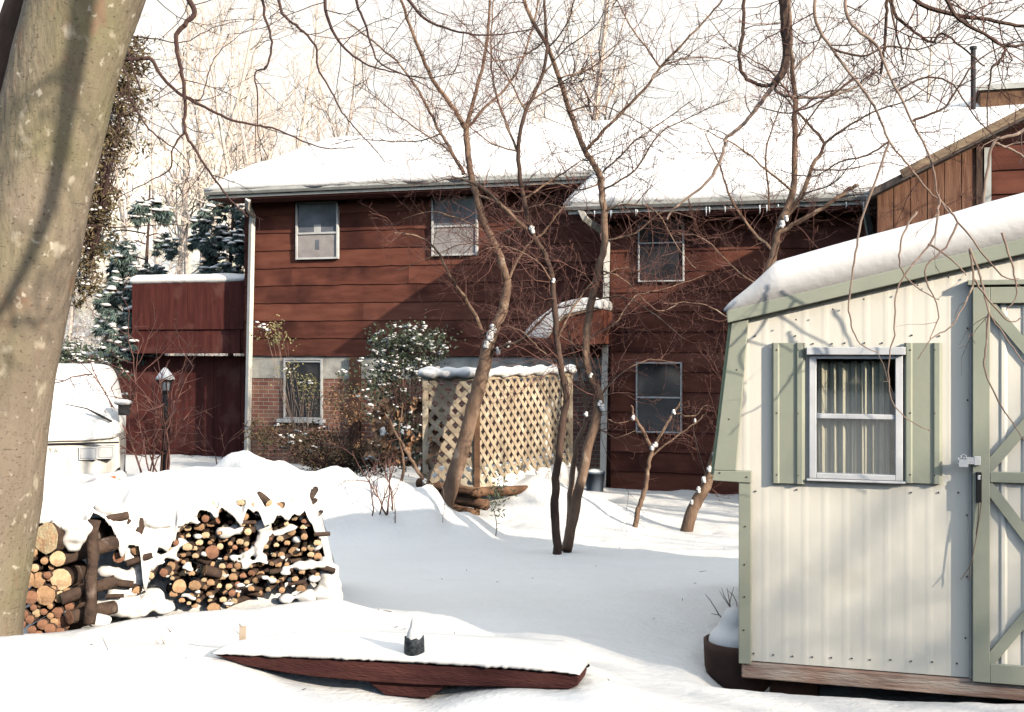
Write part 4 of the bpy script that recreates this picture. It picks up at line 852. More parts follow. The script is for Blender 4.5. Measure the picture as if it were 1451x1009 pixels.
lt = bpy.data.objects.new('lettering', me); C.objects.link(lt); me.materials.clear(); me.materials.append(mat('letter_grey', (.35, .33, .3), None)); lt.parent = van; lt.location = (-.1, -.004, .86); lt.rotation_euler = (R(90), 0, 0)

# ------------------------------------------------------------------ lamp post
c = P(234, 655, 17.5); lp = thing('lamp_post', 'black lantern on a post with a snow cap beside the dark red fence', 'lamp', (c.x, c.y, c.z - .4))
z = lambda py: P(0, py, 17.5).z
mb = MB(); mb.tube([(c.x, c.y, c.z - .4), (c.x, c.y, z(556))], .045, 10); mb.tube([(c.x, c.y, z(558)), (c.x, c.y, z(553))], [.05, .09], 8); mb.build('pole', POSTM, lp)
mb = MB(); mb.tube([(c.x, c.y, z(553)), (c.x, c.y, z(540))], [.07, .095], 6); mb.build('glass', LAMPG, lp)
mb = MB()
for k in range(6):
    a = k * math.pi / 3; mb.tube([(c.x + .072 * math.cos(a), c.y + .072 * math.sin(a), z(553)), (c.x + .097 * math.cos(a), c.y + .097 * math.sin(a), z(540))], .009, 4)
mb.tube([(c.x, c.y, z(540.5)), (c.x, c.y, z(537))], [.13, .12], 6); mb.build('cage', POSTM, lp)
mb = MB(); mb.tube([(c.x, c.y, z(538)), (c.x, c.y, z(534)), (c.x, c.y, z(528)), (c.x, c.y, z(521))], [.15, .13, .085, .02], 12); mb.build('snow_cap', SNOWF, lp, smooth=True)

# ------------------------------------------------------------------ trees
def smooth(pts, n=5):
    out = []
    for i in range(len(pts) - 1):
        p0, p1, p2, p3 = pts[max(i - 1, 0)], pts[i], pts[i + 1], pts[min(i + 2, len(pts) - 1)]
        for k in range(n):
            t = k / n; out.append(.5 * ((2 * p1) + (-p0 + p2) * t + (2 * p0 - 5 * p1 + 4 * p2 - p3) * t * t + (-p0 + 3 * p1 - 3 * p2 + p3) * t ** 3))
    out.append(pts[-1]); return out
def rdir(t, lo, hi, r):
    t = t.normalized(); a = Vector((r.gauss(0, 1), r.gauss(0, 1), r.gauss(0, 1))); a = (a - t * a.dot(t)).normalized(); an = R(r.uniform(lo, hi)); return t * math.cos(an) + a * math.sin(an)
def twig(mb, p, d, L, r0, lvl, r, mi=0, up=.05, wob=.17, spur=1.0, k=3, dens=1.0):
    n = max(3, min(9, int(L / .07))); st = L / n; pts = [p]; d = d.normalized()
    for i in range(n):
        d = (d + Vector((r.gauss(0, wob), r.gauss(0, wob), r.gauss(0, wob) + up))).normalized(); pts.append(pts[-1] + d * st)
    mb.tube(pts, [lerp(r0, r0 * .35, i / n) for i in range(n + 1)], k, mi, cap=False)
    if lvl > 0:
        for i in range(max(1, int(L * 7 * dens + r.random()))):
            q = r.uniform(.15, .98); j = min(n - 1, int(q * n)); pp = pts[j].lerp(pts[j + 1], q * n - j)
            twig(mb, pp, rdir(pts[j + 1] - pts[j], 30, 80, r), L * r.uniform(.25, .6), max(r0 * .6, .0016), lvl - 1, r, mi, up, wob, spur, k, dens)
    elif spur:
        for i in range(int(L * 20 * spur)):
            q = r.uniform(.1, .95); j = min(n - 1, int(q * n)); pp = pts[j].lerp(pts[j + 1], q * n - j); dd = rdir(pts[j + 1] - pts[j], 45, 90, r); l = r.uniform(.015, .05)
            mb.tube([pp, pp + dd * l], [r0 * .8, r0 * .5], 3, mi, cap=False)
def traced(mbt, mbb, pts, Y, r0, r1, r, trunk=False, tw=8.0, tl=(.25, .9), lvl=1, jy=.0, k=7, mi=0, tmi=1, up=.05, skip=0.0, twr=.005, dens=1.0, spur=1.0):
    """a limb through the points of its course (px, py), at distance Y, then side twigs"""
    n = len(pts); w = [P(q[0], q[1], Y + (q[2] if len(q) > 2 else 0) + jy * i / n) for i, q in enumerate(pts)]
    w = smooth(w, 5); m = len(w)
    w = [p + Vector((r.gauss(0, .0035), r.gauss(0, .0035), r.gauss(0, .0035))) * (Y / 10) for p in w]
    rad = [lerp(r0, r1, (i / (m - 1)) ** .9) * (1 + .08 * N3(i * .7, r0 * 99)) for i in range(m)]
    (mbt if trunk else mbb).tube(w, rad, k if not trunk else 12, mi, rough=.12 if trunk else .0)
    L = sum((w[i + 1] - w[i]).length for i in range(m - 1))
    for _ in range(int(L * tw)):
        q = r.uniform(skip, 1.0); i = min(m - 2, int(q * (m - 1))); p = w[i].lerp(w[i + 1], q * (m - 1) - i); d = w[i + 1] - w[i]
        if d.length < 1e-5: continue
        twig(mbb, p, rdir(d, 35, 80, r), r.uniform(*tl) * (1.15 - .5 * q), min(twr, rad[i] * .55), lvl, r, tmi, up, dens=dens, spur=spur)
    return w

def tree(name, label, base, group=None):
    b = P(*base); return thing(name, label, 'tree', (b.x, b.y, b.z - .05), group=group)
GT = 'bare young trees in the yard'
def snowclump(o, spots, Y):
    for px, py, r in spots:
        mb = MB()
        for k in range(3): mb.ell(P(px + rng.gauss(0, r * .18), py + (k - 1) * r * .42, Y), (r * .58 * Y / F, r * .6 * Y / F, r * .55 * Y / F), 10, 7, jit=.45, seed=px + k * 1.3)
        mb.build('snow_clump', SNOWF, o, smooth=True)
# leaning tree in front of the lattice
t = tree('bare_tree', 'leaning bare tree in front of the left half of the lattice', (627, 754, 13.8), GT); r = random.Random(3); A, B = MB(), MB()
Y = 13.8
traced(A, B, [(626, 762), (631, 720), (650, 655), (668, 590), (682, 535), (690, 500), (696, 474)], Y, .1, .074, r, True, tw=1, skip=.7)
traced(A, B, [(692, 492), (702, 465), (713, 436), (718, 410), (716, 388), (706, 358), (690, 325), (674, 275), (665, 230), (660, 178)], Y, .062, .034, r, True, tw=6, tl=(.3, 1.0))
for pts, r0, r1 in (([(660, 182), (640, 150), (612, 110), (590, 60), (570, 5), (560, -30)], .042, .016), ([(660, 182), (672, 140), (685, 90), (692, 40), (694, -20)], .036, .016), ([(661, 182), (690, 150), (720, 120), (745, 70), (765, -5)], .028, .012), ([(657, 246), (640, 215), (621, 182), (600, 140), (570, 95), (530, 60), (490, 30)], .032, .01), ([(691, 486), (670, 440), (650, 410), (634, 384), (615, 350), (590, 335), (560, 330)], .036, .008),
                 ([(697, 496), (715, 490), (742, 480), (770, 450), (788, 438), (815, 432)], .034, .008), ([(673, 275), (700, 285), (730, 300), (770, 290), (800, 295)], .026, .006), ([(717, 402), (745, 350), (770, 330), (800, 290), (830, 265)], .024, .006), ([(625, 190), (590, 200), (550, 200), (500, 198), (470, 206)], .014, .004), ([(640, 215), (600, 190), (560, 160), (520, 130), (485, 110)], .016, .004), ([(690, 330), (650, 310), (610, 300), (570, 310)], .014, .004), ([(667, 250), (630, 255), (585, 262), (520, 258)], .014, .004), ([(700, 350), (660, 345), (620, 360), (560, 385)], .014, .004)):
    traced(A, B, pts, Y, r0 * .72, r1 * .8, r, tw=17, tl=(.25, .95), lvl=2, dens=.55, twr=.0042, jy=r.uniform(-1.2, .6))
traced(A, B, [(627, 728), (612, 705), (600, 680), (582, 650), (570, 628), (556, 604), (545, 585)], Y - .1, .03, .012, r, tw=4, tl=(.15, .5))
A.build('trunk', BARK, t, smooth=True); B.build('branches', [BARK, TWIG], t); snowclump(t, [(693, 476, 9), (690, 488, 7), (699, 466, 7), (706, 497, 6), (720, 488, 5), (602, 682, 4)], Y - .12)
# two slender trunks in the middle
t = tree('bare_tree', 'slender dark-footed bare tree standing right in front of the right half of the lattice', (790, 788, 11.75), GT); r = random.Random(5); A, B = MB(), MB(); Y = 11.75
traced(A, B, [(791, 792), (787, 740), (786, 700), (790, 660), (797, 600), (802, 560), (795, 520), (788, 470), (783, 400), (772, 360), (755, 330), (742, 280), (734, 214), (745, 160), (768, 107), (775, 60), (770, 0)], Y, .046, .013, r, True, tw=6, skip=.25, tl=(.25, .9))
for pts, r0, r1 in (([(755, 332), (725, 305), (702, 282), (675, 262), (640, 250)], .038, .01), ([(734, 216), (715, 170), (700, 120), (695, 60), (700, -10)], .02, .008), ([(783, 402), (760, 370), (720, 350), (690, 352)], .016, .005), ([(742, 282), (790, 250), (830, 225), (880, 205)], .016, .005), ([(789, 482), (810, 440), (840, 400), (880, 380), (910, 385)], .018, .005), ([(795, 520), (770, 500), (740, 470), (715, 462)], .014, .004), ([(750, 310), (715, 330), (680, 340), (650, 365)], .014, .004), ([(740, 150), (790, 120), (840, 90), (900, 40)], .014, .005), ([(745, 160), (720, 110), (680, 60), (640, 15)], .014, .005), ([(768, 107), (800, 70), (840, 40), (870, -10)], .012, .005), ([(734, 214), (690, 200), (640, 160), (600, 150)], .013, .004)):
    traced(A, B, pts, Y, r0 * .72, r1 * .8, r, tw=18, tl=(.25, .95), lvl=2, dens=.6, twr=.0042, jy=r.uniform(-.8, .6))
A.build('trunk', BARKD, t, smooth=True); B.build('branches', [BARK, TWIG], t); snowclump(t, [(755, 326, 6), (751, 323, 4), (784, 398, 4)], Y - .05)
t = tree('bare_tree', 'forked crooked bare tree rising beside the long white downspout', (803, 778, 11.9), GT); r = random.Random(8); A, B = MB(), MB(); Y = 11.9
traced(A, B, [(802, 782), (815, 720), (832, 640), (846, 585), (849, 560), (836, 530), (830, 490), (838, 430), (848, 380), (857, 342), (853, 271), (848, 240)], Y, .055, .03, r, True, tw=6, skip=.3, tl=(.3, .9))
traced(A, B, [(806, 760), (808, 700), (817, 630), (832, 588), (824, 540), (812, 500), (806, 470)], Y + .15, .036, .012, r, tw=6, skip=.3, tl=(.2, .7))
for pts, r0, r1 in (([(848, 243), (828, 210), (807, 157), (777, 68), (750, 21), (735, -30)], .045, .022), ([(830, 214), (846, 196), (880, 160), (914, 125), (935, 96), (960, 70), (1007, 21), (1030, -10)], .026, .01), ([(935, 96), (960, 85), (985, 82), (1025, 85), (1060, 110)], .013, .005), ([(935, 96), (910, 60), (882, 18), (865, -25)], .014, .007), ([(853, 245), (875, 225), (900, 200), (950, 164), (985, 140)], .016, .005), ([(856, 342), (900, 330), (940, 300), (985, 310)], .016, .005), ([(850, 382), (890, 400), (930, 440), (960, 430)], .014, .004), ([(849, 562), (880, 530), (920, 510), (960, 515)], .012, .004), ([(832, 480), (870, 460), (900, 420), (940, 410), (1000, 390)], .014, .004), ([(840, 425), (880, 420), (920, 440), (970, 480)], .012, .004), ([(854, 300), (890, 290), (930, 300), (960, 350), (985, 380)], .014, .004), ([(848, 260), (820, 270), (790, 260), (750, 262)], .014, .004), ([(790, 110), (830, 100), (870, 70), (890, 10)], .014, .005), ([(770, 60), (740, 80), (700, 85), (660, 60)], .014, .004), ([(777, 68), (800, 40), (815, 0)], .013, .006), ([(853, 270), (900, 240), (935, 190), (990, 160), (1040, 140)], .016, .005), ([(840, 600), (870, 620), (900, 610)], .01, .003), ([(835, 500), (800, 480), (770, 455), (740, 440)], .012, .004), ([(807, 157), (850, 150), (900, 170), (960, 210)], .012, .004)):
    traced(A, B, pts, Y, r0 * .72, r1 * .8, r, tw=18, tl=(.25, .95), lvl=2, dens=.6, twr=.0042, jy=r.uniform(-.8, .8))
A.build('trunk', BARK, t, smooth=True); B.build('branches', [BARK, TWIG], t); snowclump(t, [(853, 578, 6), (850, 572, 5), (830, 587, 4), (836, 532, 4)], Y - .05)
# leaning tree behind the shed
t = tree('bare_tree', 'bare tree with snow along its trunk leaning in behind the shed corner', (970, 760, 13.9), GT); r = random.Random(13); A, B = MB(), MB(); Y = 13.9
traced(A, B, [(969, 766), (982, 722), (1003, 680), (1018, 630), (1035, 560), (1060, 480), (1080, 410), (1096, 357), (1105, 320), (1124, 268), (1126, 200), (1126, 143), (1121, 71), (1118, 0)], Y, .078, .022, r, True, tw=7, skip=.1, tl=(.3, 1.0))
for pts, r0, r1 in (([(1108, 314), (1137, 275), (1152, 235), (1167, 203), (1140, 170), (1105, 130)], .05, .012), ([(1167, 205), (1200, 180), (1242, 157), (1290, 140), (1340, 100)], .024, .006), ([(1124, 270), (1085, 240), (1050, 210), (1010, 190), (970, 170)], .022, .005), ([(1100, 332), (1130, 315), (1165, 295), (1200, 270), (1215, 262)], .04, .026), ([(1096, 357), (1060, 320), (1035, 280), (1020, 235), (1000, 190)], .03, .008), ([(1090, 300), (1085, 220), (1095, 180), (1110, 140), (1120, 90)], .018, .006), ([(1020, 625), (1035, 590), (1030, 540), (1015, 500)], .014, .004), ([(1060, 480), (1030, 450), (990, 430), (940, 430)], .02, .004), ([(1080, 410), (1040, 380), (1000, 340), (960, 330)], .02, .004), ([(1126, 200), (1160, 150), (1200, 110), (1240, 50)], .018, .005), ([(1126, 143), (1090, 100), (1040, 70), (1000, 20)], .018, .005), ([(1126, 160), (1170, 130), (1220, 120), (1260, 60)], .016, .005), ([(1150, 240), (1200, 240), (1250, 230), (1300, 240)], .016, .004), ([(1137, 275), (1180, 260), (1215, 225), (1260, 215)], .014, .004), ([(1003, 680), (985, 620), (985, 580)], .012, .003), ([(1124, 100), (1160, 60), (1180, 10)], .014, .005)):
    traced(A, B, pts, Y, r0 * .72, r1 * .8, r, tw=18, tl=(.25, .95), lvl=2, dens=.6, twr=.0042, jy=r.uniform(-1, .8))
A.build('trunk', BARK, t, smooth=True); B.build('branches', [BARK, TWIG], t); snowclump(t, [(1012, 645, 5), (1016, 628, 5), (1004, 665, 5), (1021, 610, 4), (990, 694, 5), (997, 680, 5), (980, 712, 4), (1108, 318, 6), (1114, 310, 5), (1026, 590, 4)], Y - .09)
# sapling below the lower right window
t = tree('sapling', 'thin forked sapling in the snow below the lower right window', (899, 752, 13.9), GT); r = random.Random(17); A, B = MB(), MB(); Y = 13.9
traced(A, B, [(898, 756), (905, 722), (914, 690), (919, 660), (925, 635)], Y, .034, .022, r, True, tw=2, tl=(.1, .3))
for pts, r0, r1 in (([(925, 637), (912, 612), (900, 592), (895, 575)], .026, .01), ([(925, 637), (940, 610), (955, 585), (965, 570)], .022, .008), ([(920, 650), (950, 625), (985, 600), (1000, 585)], .014, .004), ([(955, 585), (980, 590), (1000, 575), (1010, 578)], .01, .004), ([(900, 592), (880, 600), (862, 595)], .008, .003)): traced(A, B, pts, Y, r0, r1, r, tw=8, tl=(.1, .4))
A.build('trunk', BARK, t, smooth=True); B.build('branches', [BARK, TWIG], t); snowclump(t, [(925, 634, 5), (929, 630, 4), (897, 592, 4), (955, 584, 4), (985, 596, 3)], Y - .03)

# big beech in the left foreground with limbs reaching over the picture's left half
t = tree('beech_tree', 'thick smooth-barked beech trunk leaning in the left foreground', (-10, 900, 5.8)); r = random.Random(21); A, B = MB(), MB(); Y = 5.8
cl = [(-48, 1000, 82), (-46, 900, 72), (-38, 800, 78), (-26, 700, 80), (-12, 600, 76), (5, 500, 76), (22, 400, 76), (44, 300, 76), (64, 220, 73), (84, 130, 73), (102, 60, 74), (121, 0, 75), (150, -80, 78), (200, -180, 86), (240, -300, 80)]
w = smooth([P(a, b, Y) for a, b, _ in cl], 5); rr = []
for i in range(len(cl) - 1): rr += [lerp(cl[i][2], cl[i + 1][2], k / 5) * Y / F for k in range(5)]
rr.append(cl[-1][2] * Y / F); A.tube(w, rr, 30, rough=.05)
A2 = MB(); A2.tube(smooth([P(a, b, 6.05) for a, b in ((-52, 420), (-30, 300), (-14, 180), (8, 90), (34, 10), (60, -80), (90, -220))], 5), [.115, .11, .1, .095, .085, .08, .08] and [lerp(.12, .08, i / 30) for i in range(31)], 14, rough=.1)
def limb(pts, r0, r1, Yl=6.6, **kw): return traced(A, B, pts, Yl, r0, r1, r, mi=0, **kw)
limb([(240, -290, -.8), (300, -150, 0), (380, -110, 0), (470, -90, 0), (580, -70, .3), (680, -60, .5)], 0.0275, 0.0066, tw=3)
limb([(215, -220, -.8), (240, -80, -.3), (262, -10), (275, 16), (262, 35), (250, 50), (252, 80), (260, 110), (262, 150), (262, 186), (278, 215), (296, 243), (315, 268), (328, 285), (352, 308)], 0.0187, 0.0039, tw=5, tl=(.15, .6), twr=.0035)
limb([(200, -40, -.7), (196, 20, -.3), (180, 60), (171, 82), (190, 84), (214, 84), (232, 112), (257, 134), (290, 152), (330, 170), (370, 178), (390, 183), (420, 195), (460, 210), (505, 208)], 0.0154, 0.0028, tw=5, tl=(.15, .5), twr=.0035)
limb([(378, -108), (372, -30), (375, 20), (385, 60), (378, 95), (362, 103), (365, 140), (366, 190), (380, 225)], 0.0099, 0.0022, tw=4, tl=(.1, .4), twr=.003)
limb([(390, -108), (390, -40), (400, 18), (425, 40), (447, 65), (450, 95), (470, 130), (485, 160), (500, 178), (525, 205), (545, 230)], 0.0099, 0.0022, tw=5, tl=(.15, .5), twr=.003)
limb([(182, 138), (190, 150), (205, 175), (225, 195), (250, 212), (268, 235), (262, 260), (245, 295)], 0.0066, 0.0017, tw=6, tl=(.1, .4), twr=.003)
limb([(171, 86), (182, 115), (184, 140), (195, 135)], 0.0072, 0.0033, tw=6, tl=(.1, .3), twr=.003)
limb([(262, 186), (245, 210), (240, 240), (215, 255), (185, 270), (150, 290)], 0.0066, 0.0017, tw=6, tl=(.1, .5), twr=.003)
limb([(262, 135), (285, 140), (296, 100), (310, 75), (345, 45), (380, 20)], 0.0044, 0.0011, tw=5, tl=(.1, .5), twr=.003)
limb([(200, 130), (180, 60), (215, 55), (260, 60), (300, 40), (340, 30)], 0.0055, 0.0017, tw=6, tl=(.1, .5), twr=.003)
limb([(470, -90), (460, -10), (470, 40), (495, 75), (530, 95), (570, 105), (620, 130)], 0.0121, 0.0022, tw=7, twr=.0035)
limb([(560, -75), (575, -10), (600, 25), (650, 45), (700, 50), (760, 40)], 0.0121, 0.0028, tw=7, twr=.0035)
limb([(490, -90), (505, 0), (520, 40), (540, 90), (600, 110), (660, 100)], 0.0099, 0.0022, tw=7, twr=.0035)
limb([(88, 320, .5), (110, 318, .6), (160, 322, .6), (215, 320, .6), (265, 318, .6)], 0.0066, 0.0022, tw=5, tl=(.1, .4), twr=.003)
tgt = [P(158, -90, 5.4), P(150, 10, 5.38), P(144, 80, 5.36), P(138, 140, 5.35), P(120, 235, 5.35), P(94, 310, 5.3), P(58, 375, 5.3), P(28, 420, 5.3)]
ov = smooth([w[-4], w[-1] + Vector((.5, -.8, .5))] + [q + sd0_ * 4.2 for q in tgt], 5); B.tube(ov, [lerp(.07, .02, i / (len(ov) - 1)) for i in range(len(ov))], 8)
for q_ in range(14): i_ = r.randrange(12, len(ov) - 1); twig(B, ov[i_], rdir(ov[i_ + 1] - ov[i_], 30, 70, r), r.uniform(.3, .9), .008, 1, r, 0)
BE = A.build('trunk', BEECH, t, smooth=True); A2.build('side_stem', BARKD, t, smooth=True); B.build('branches', [TWIGD, TWIGD], t)
# tree off to the right whose limbs hang over the shed
t = thing('overhanging_tree', 'gnarled bare tree whose hooked limbs hang from the top over the shed', 'tree', (4.9, 8.6, -.3)); r = random.Random(31); A, B = MB(), MB()
A.tube(smooth([Vector(q) for q in ((4.9, 8.6, -.4), (4.85, 8.5, 1.2), (4.7, 8.4, 2.6), (4.6, 8.3, 4.2), (4.3, 8.2, 5.6), (4.2, 8.2, 7.2))], 5), [lerp(.2, .1, i / 25) for i in range(26)], 14, rough=.1)
top = (4.45, 8.25, 4.9)
tp = lambda Yl: [((top[0]) / top[1] * F + CX, HY - (top[2] - EYE) / top[1] * F, top[1] - Yl)]
def limb2(pts, r0, r1, Yl=8.0, pal=0, **kw): return traced(A, B, pts, Yl, r0, r1, r, mi=pal, tmi=kw.pop('tmi', 1), **kw)
limb2(tp(8) + [(1480, -240), (1330, -260), (1200, -200), (1125, -110), (1111, -40), (1111, 20), (1114, 60), (1112, 95), (1095, 122)], 0.0504, 0.0259, tw=3)
limb2([(1097, 120), (1082, 121), (1068, 117), (1053, 106), (1048, 80), (1052, 50), (1054, 10), (1052, -40)], 0.0144, 0.0115, tw=5, tl=(.1, .4))
limb2([(1097, 120), (1075, 150), (1052, 178), (1030, 195), (1025, 215), (1005, 255), (975, 280), (955, 295), (945, 311)], 0.0166, 0.0062, pal=2, tw=5, tl=(.15, .5))
limb2([(1096, 122), (1105, 132), (1120, 137), (1155, 138), (1190, 133), (1215, 122)], 0.0125, 0.0073, pal=2, tw=6, tl=(.15, .5))
limb2([(1125, -110), (1160, -50), (1154, 21), (1178, 68), (1210, 111), (1238, 150), (1260, 200), (1288, 235), (1315, 270), (1345, 296)], 0.0117, 0.0047, 7.0, 2, tw=7)
limb2([(1200, -200), (1200, -60), (1199, 16), (1215, 42), (1242, 64), (1260, 107), (1292, 171), (1317, 221), (1331, 282), (1356, 317), (1374, 353)], 0.0109, 0.0035, 6.4, 2, tw=5, tmi=2, tl=(.1, .5))
limb2([(1330, -260), (1265, -80), (1257, -10), (1256, 30), (1252, 75), (1248, 105)], 0.0130, 0.0086, 7.4, 0, tw=5)
limb2([(1480, -240), (1300, -40), (1290, -5), (1340, 18), (1400, 28), (1451, 38), (1500, 45)], 0.0187, 0.0086, 7.2, 0, tw=7)
limb2([(1480, -240), (1350, -40), (1345, 5), (1365, 32), (1395, 48), (1425, 66), (1460, 60)], 0.0158, 0.0072, 7.0, 0, tw=7)
limb2([(1425, 66), (1420, 80), (1405, 100), (1400, 140), (1398, 180)], 0.0086, 0.0036, 7.0, 0, tw=6, tl=(.1, .4))
limb2([(1330, -260), (1270, -40), (1268, 18), (1290, 40), (1320, 60), (1335, 48), (1370, 72), (1395, 95)], 0.0144, 0.0043, 7.4, 0, tw=7)
limb2([(1260, 0), (1270, 45), (1278, 80), (1280, 92)], 0.0072, 0.0043, 7.4, 0, tw=4, tl=(.1, .3))
limb2([(1500, 40), (1470, 160), (1440, 190), (1410, 200), (1400, 235), (1393, 290), (1392, 300)], 0.0101, 0.0058, 6.0, 2, tw=4, tl=(.1, .3), tmi=2)
limb2([(1410, 203), (1430, 210), (1455, 225), (1480, 240)], 0.0072, 0.0043, 6.0, 2, tw=4, tl=(.1, .3), tmi=2)
limb2([(1215, 122), (1235, 105), (1245, 112), (1240, 122), (1228, 118)], 0.0058, 0.0036, 8.0, 0, tw=4, tl=(.1, .3))
limb2([(1178, 68), (1220, 80), (1260, 65), (1300, 70), (1350, 50)], 0.0086, 0.0029, 7.2, 0, tw=9)
limb2([(1210, 111), (1170, 140), (1120, 160), (1070, 150)], 0.0086, 0.0029, 7.2, 0, tw=8)
limb2([(1292, 171), (1340, 150), (1380, 90), (1430, 60)], 0.0086, 0.0029, 6.6, 0, tw=9)
limb2([(1270, 130), (1310, 110), (1350, 120), (1385, 170), (1420, 200)], 0.0072, 0.0029, 6.8, 0, tw=9)
limb2([(1260, 200), (1230, 220), (1190, 230), (1150, 250), (1100, 240)], 0.0072, 0.0022, 7.0, 0, tw=9)
for pts in ([(1331, 282), (1329, 309), (1318, 345), (1298, 370), (1278, 395), (1269, 422), (1267, 475), (1260, 505), (1262, 561), (1282, 591), (1320, 612)], [(1317, 345), (1345, 365), (1370, 390)], [(1260, 200), (1225, 300), (1212, 360), (1205, 410), (1203, 440), (1212, 475), (1222, 490), (1245, 500)], [(1374, 353), (1385, 380), (1395, 415), (1401, 443), (1420, 470), (1440, 500), (1452, 515)], [(1374, 353), (1380, 395), (1372, 420), (1350, 460), (1320, 480), (1300, 510)], [(1345, 296), (1370, 330), (1420, 390), (1445, 395)], [(1401, 443), (1398, 480), (1395, 520), (1410, 560), (1435, 600), (1452, 625)], [(1356, 317), (1340, 350), (1310, 385), (1330, 440), (1318, 480)], [(1380, 395), (1405, 430), (1430, 455), (1448, 450)], [(1300, 300), (1280, 330), (1275, 370), (1290, 400), (1330, 425)], [(1420, 330), (1435, 380), (1440, 420), (1425, 440)]):
    limb2(pts, .0055, .0022, 5.15, 2, tw=2.2, tl=(.08, .35), lvl=0, tmi=2, up=-.02, twr=.0022, spur=.5)
A.build('trunk', BARKD, t, smooth=True); B.build('branches', [BARKD, TWIG, TWIGP], t)

# ------------------------------------------------------------------ shrubs
def stems(o, base, n, h, spread, m, r0=.008, seed=1, lvl=1, tl=.5, dens=1.0):
    r = random.Random(seed); mb = MB()
    for k in range(n):
        p = base + Vector((r.gauss(0, .08), r.gauss(0, .08), 0)); d = Vector((r.gauss(0, spread), r.gauss(0, spread), 1)).normalized()
        twig(mb, p, d, h * r.uniform(.6, 1.1), r0 * r.uniform(.6, 1.2), lvl + 1, r, 0, .04, .14, .6, 4, dens=dens)
    return mb.build('stems', m, o)
def shrub(name, label, px, py, Y, n, h, sp, m, seed, cat='shrub', group=None, r0=.008, lvl=1, dens=1.0):
    b = P(px, py, Y); o = thing(name, label, cat, (b.x, b.y, b.z - .1), group=group); stems(o, b - Vector((0, 0, .1)), n, h, sp, m, r0, seed, lvl, dens=dens); return o
shrub('bare_shrub', 'bare twiggy shrub in front of the lamp post and red fence', 220, 665, 16.2, 9, 1.9, .42, TWIG, 2, r0=.016, dens=.5)
shrub('bare_shrub', 'thin bare stem standing at the right edge of the red fence', 312, 664, 16.5, 2, 1.5, .1, TWIG, 4, r0=.012, dens=.5)
shrub('bare_shrub', 'small snow-dusted bare bush in front of the dark undergrowth left of the lattice', 545, 715, 12.9, 6, .8, .4, TWIG, 6, r0=.01, dens=.6)
for px, py, Y, h, lab in ((692, 745, 12.6, .55, 'single dry stalk in the snow in front of the lattice'), (616, 728, 12.7, .8, 'single dry stalk left of the leaning tree'), (560, 730, 12.8, .5, 'short dry stalk farthest left in the open snow')):
    shrub('dry_stalk', lab, px, py, Y, 1, h, .06, TWIGP, int(px), 'plant', 'dry stalks in the snow', .006, -1)
c = P(706, 700, 13.6); o = thing('evergreen_sprig', 'small green evergreen sprig in the snow before the lattice', 'plant', (c.x, c.y, c.z)); mb = MB()
for k in range(110): mb.leaf(c + Vector((rng.gauss(0, .06), rng.gauss(0, .05), rng.gauss(.0, .13))), .07, 0, .3)
mb.build('leaves', HOLLY, o)
# grass tuft in the foreground
c = P(228, 920, 6.3); o = thing('grass_tuft', 'few dry grass blades poking through the snow by the woodpile', 'grass tuft', (c.x, c.y, c.z)); mb = MB()
for k in range(8):
    p = c + Vector((rng.uniform(-.04, .06), rng.uniform(-.03, .03), -.05)); mb.tube([p, p + Vector((rng.gauss(0, .01), 0, .08)), p + Vector((rng.gauss(0, .03), 0, .14))], [.0014, .0012, .0006], 3)
mb.build('blades', TWIGP, o)
def leafy(name, label, blobs, Y, n, size, m, snow=0, seed=0, stemn=8, cat='bush', asp=.5, stemm=TWIGD, dy=.35, group=None):
    r = random.Random(seed); b = blobs[-1]; base = P(b[0], b[1] + b[3], Y); o = thing(name, label, cat, base, group=group); mb, sb, st = MB(), MB(), MB(); tot = sum(q[2] * q[3] for q in blobs)
    for px, py, rx, ry in blobs:
        k = int(n * rx * ry / tot); c = P(px, py, Y); sx, sz = rx * Y / F, ry * Y / F
        for _ in range(max(4, int(k / 26))):
            d = Vector((r.gauss(0, .5), r.gauss(0, .5), r.gauss(0, .5))); cc = c + Vector((d.x * sx, d.y * dy, d.z * sz)); cs = r.uniform(.05, .13)
            st.tube(smooth([base + (cc - base) * t_ + Vector((r.gauss(0, .04), r.gauss(0, .04), r.gauss(0, .02))) * (1 if 0 < t_ < 1 else 0) for t_ in (0, .3, .6, 1)], 2), [.008, .007, .006, .005, .004, .003, .002], 3, cap=False)
            for _ in range(26):
                q = cc + Vector((r.gauss(0, cs), r.gauss(0, cs), r.gauss(0, cs * .8))); mb.leaf(q, size * r.uniform(.6, 1.3), 0, asp)
            if r.random() < snow: [sb.ell(cc + Vector((r.gauss(0, cs * .7), r.gauss(-.03, cs * .6), r.gauss(cs * .5, cs * .4))), (q2, q2 * .9, q2 * .5), 6, 4, jit=.9, seed=r.random() * 9) for q2 in [r.uniform(.012, .045) for _ in range(5)]]
    st.build('stems', stemm, o); mb.build('leaves', m, o)
    if sb.v: sb.build('snow_clumps', SNOWF, o, smooth=True)['kind'] = 'stuff'
    return o
leafy('holly_bush', 'dark green holly bush with snow on its leaves against the house wall', [(575, 480, 36, 22), (610, 482, 26, 18), (545, 500, 30, 20), (560, 530, 45, 20), (600, 510, 30, 16), (548, 560, 30, 20), (580, 620, 40, 40)], 17.6, 5200, .062, HOLLY, .55, 5)
leafy('holly_bush', 'low dark bush under the house window behind the snow bank', [(390, 620, 34, 22), (440, 625, 40, 20), (500, 640, 40, 22), (545, 655, 34, 24), (470, 655, 60, 14)], 18.6, 3400, .055, IVY, .14, 9)
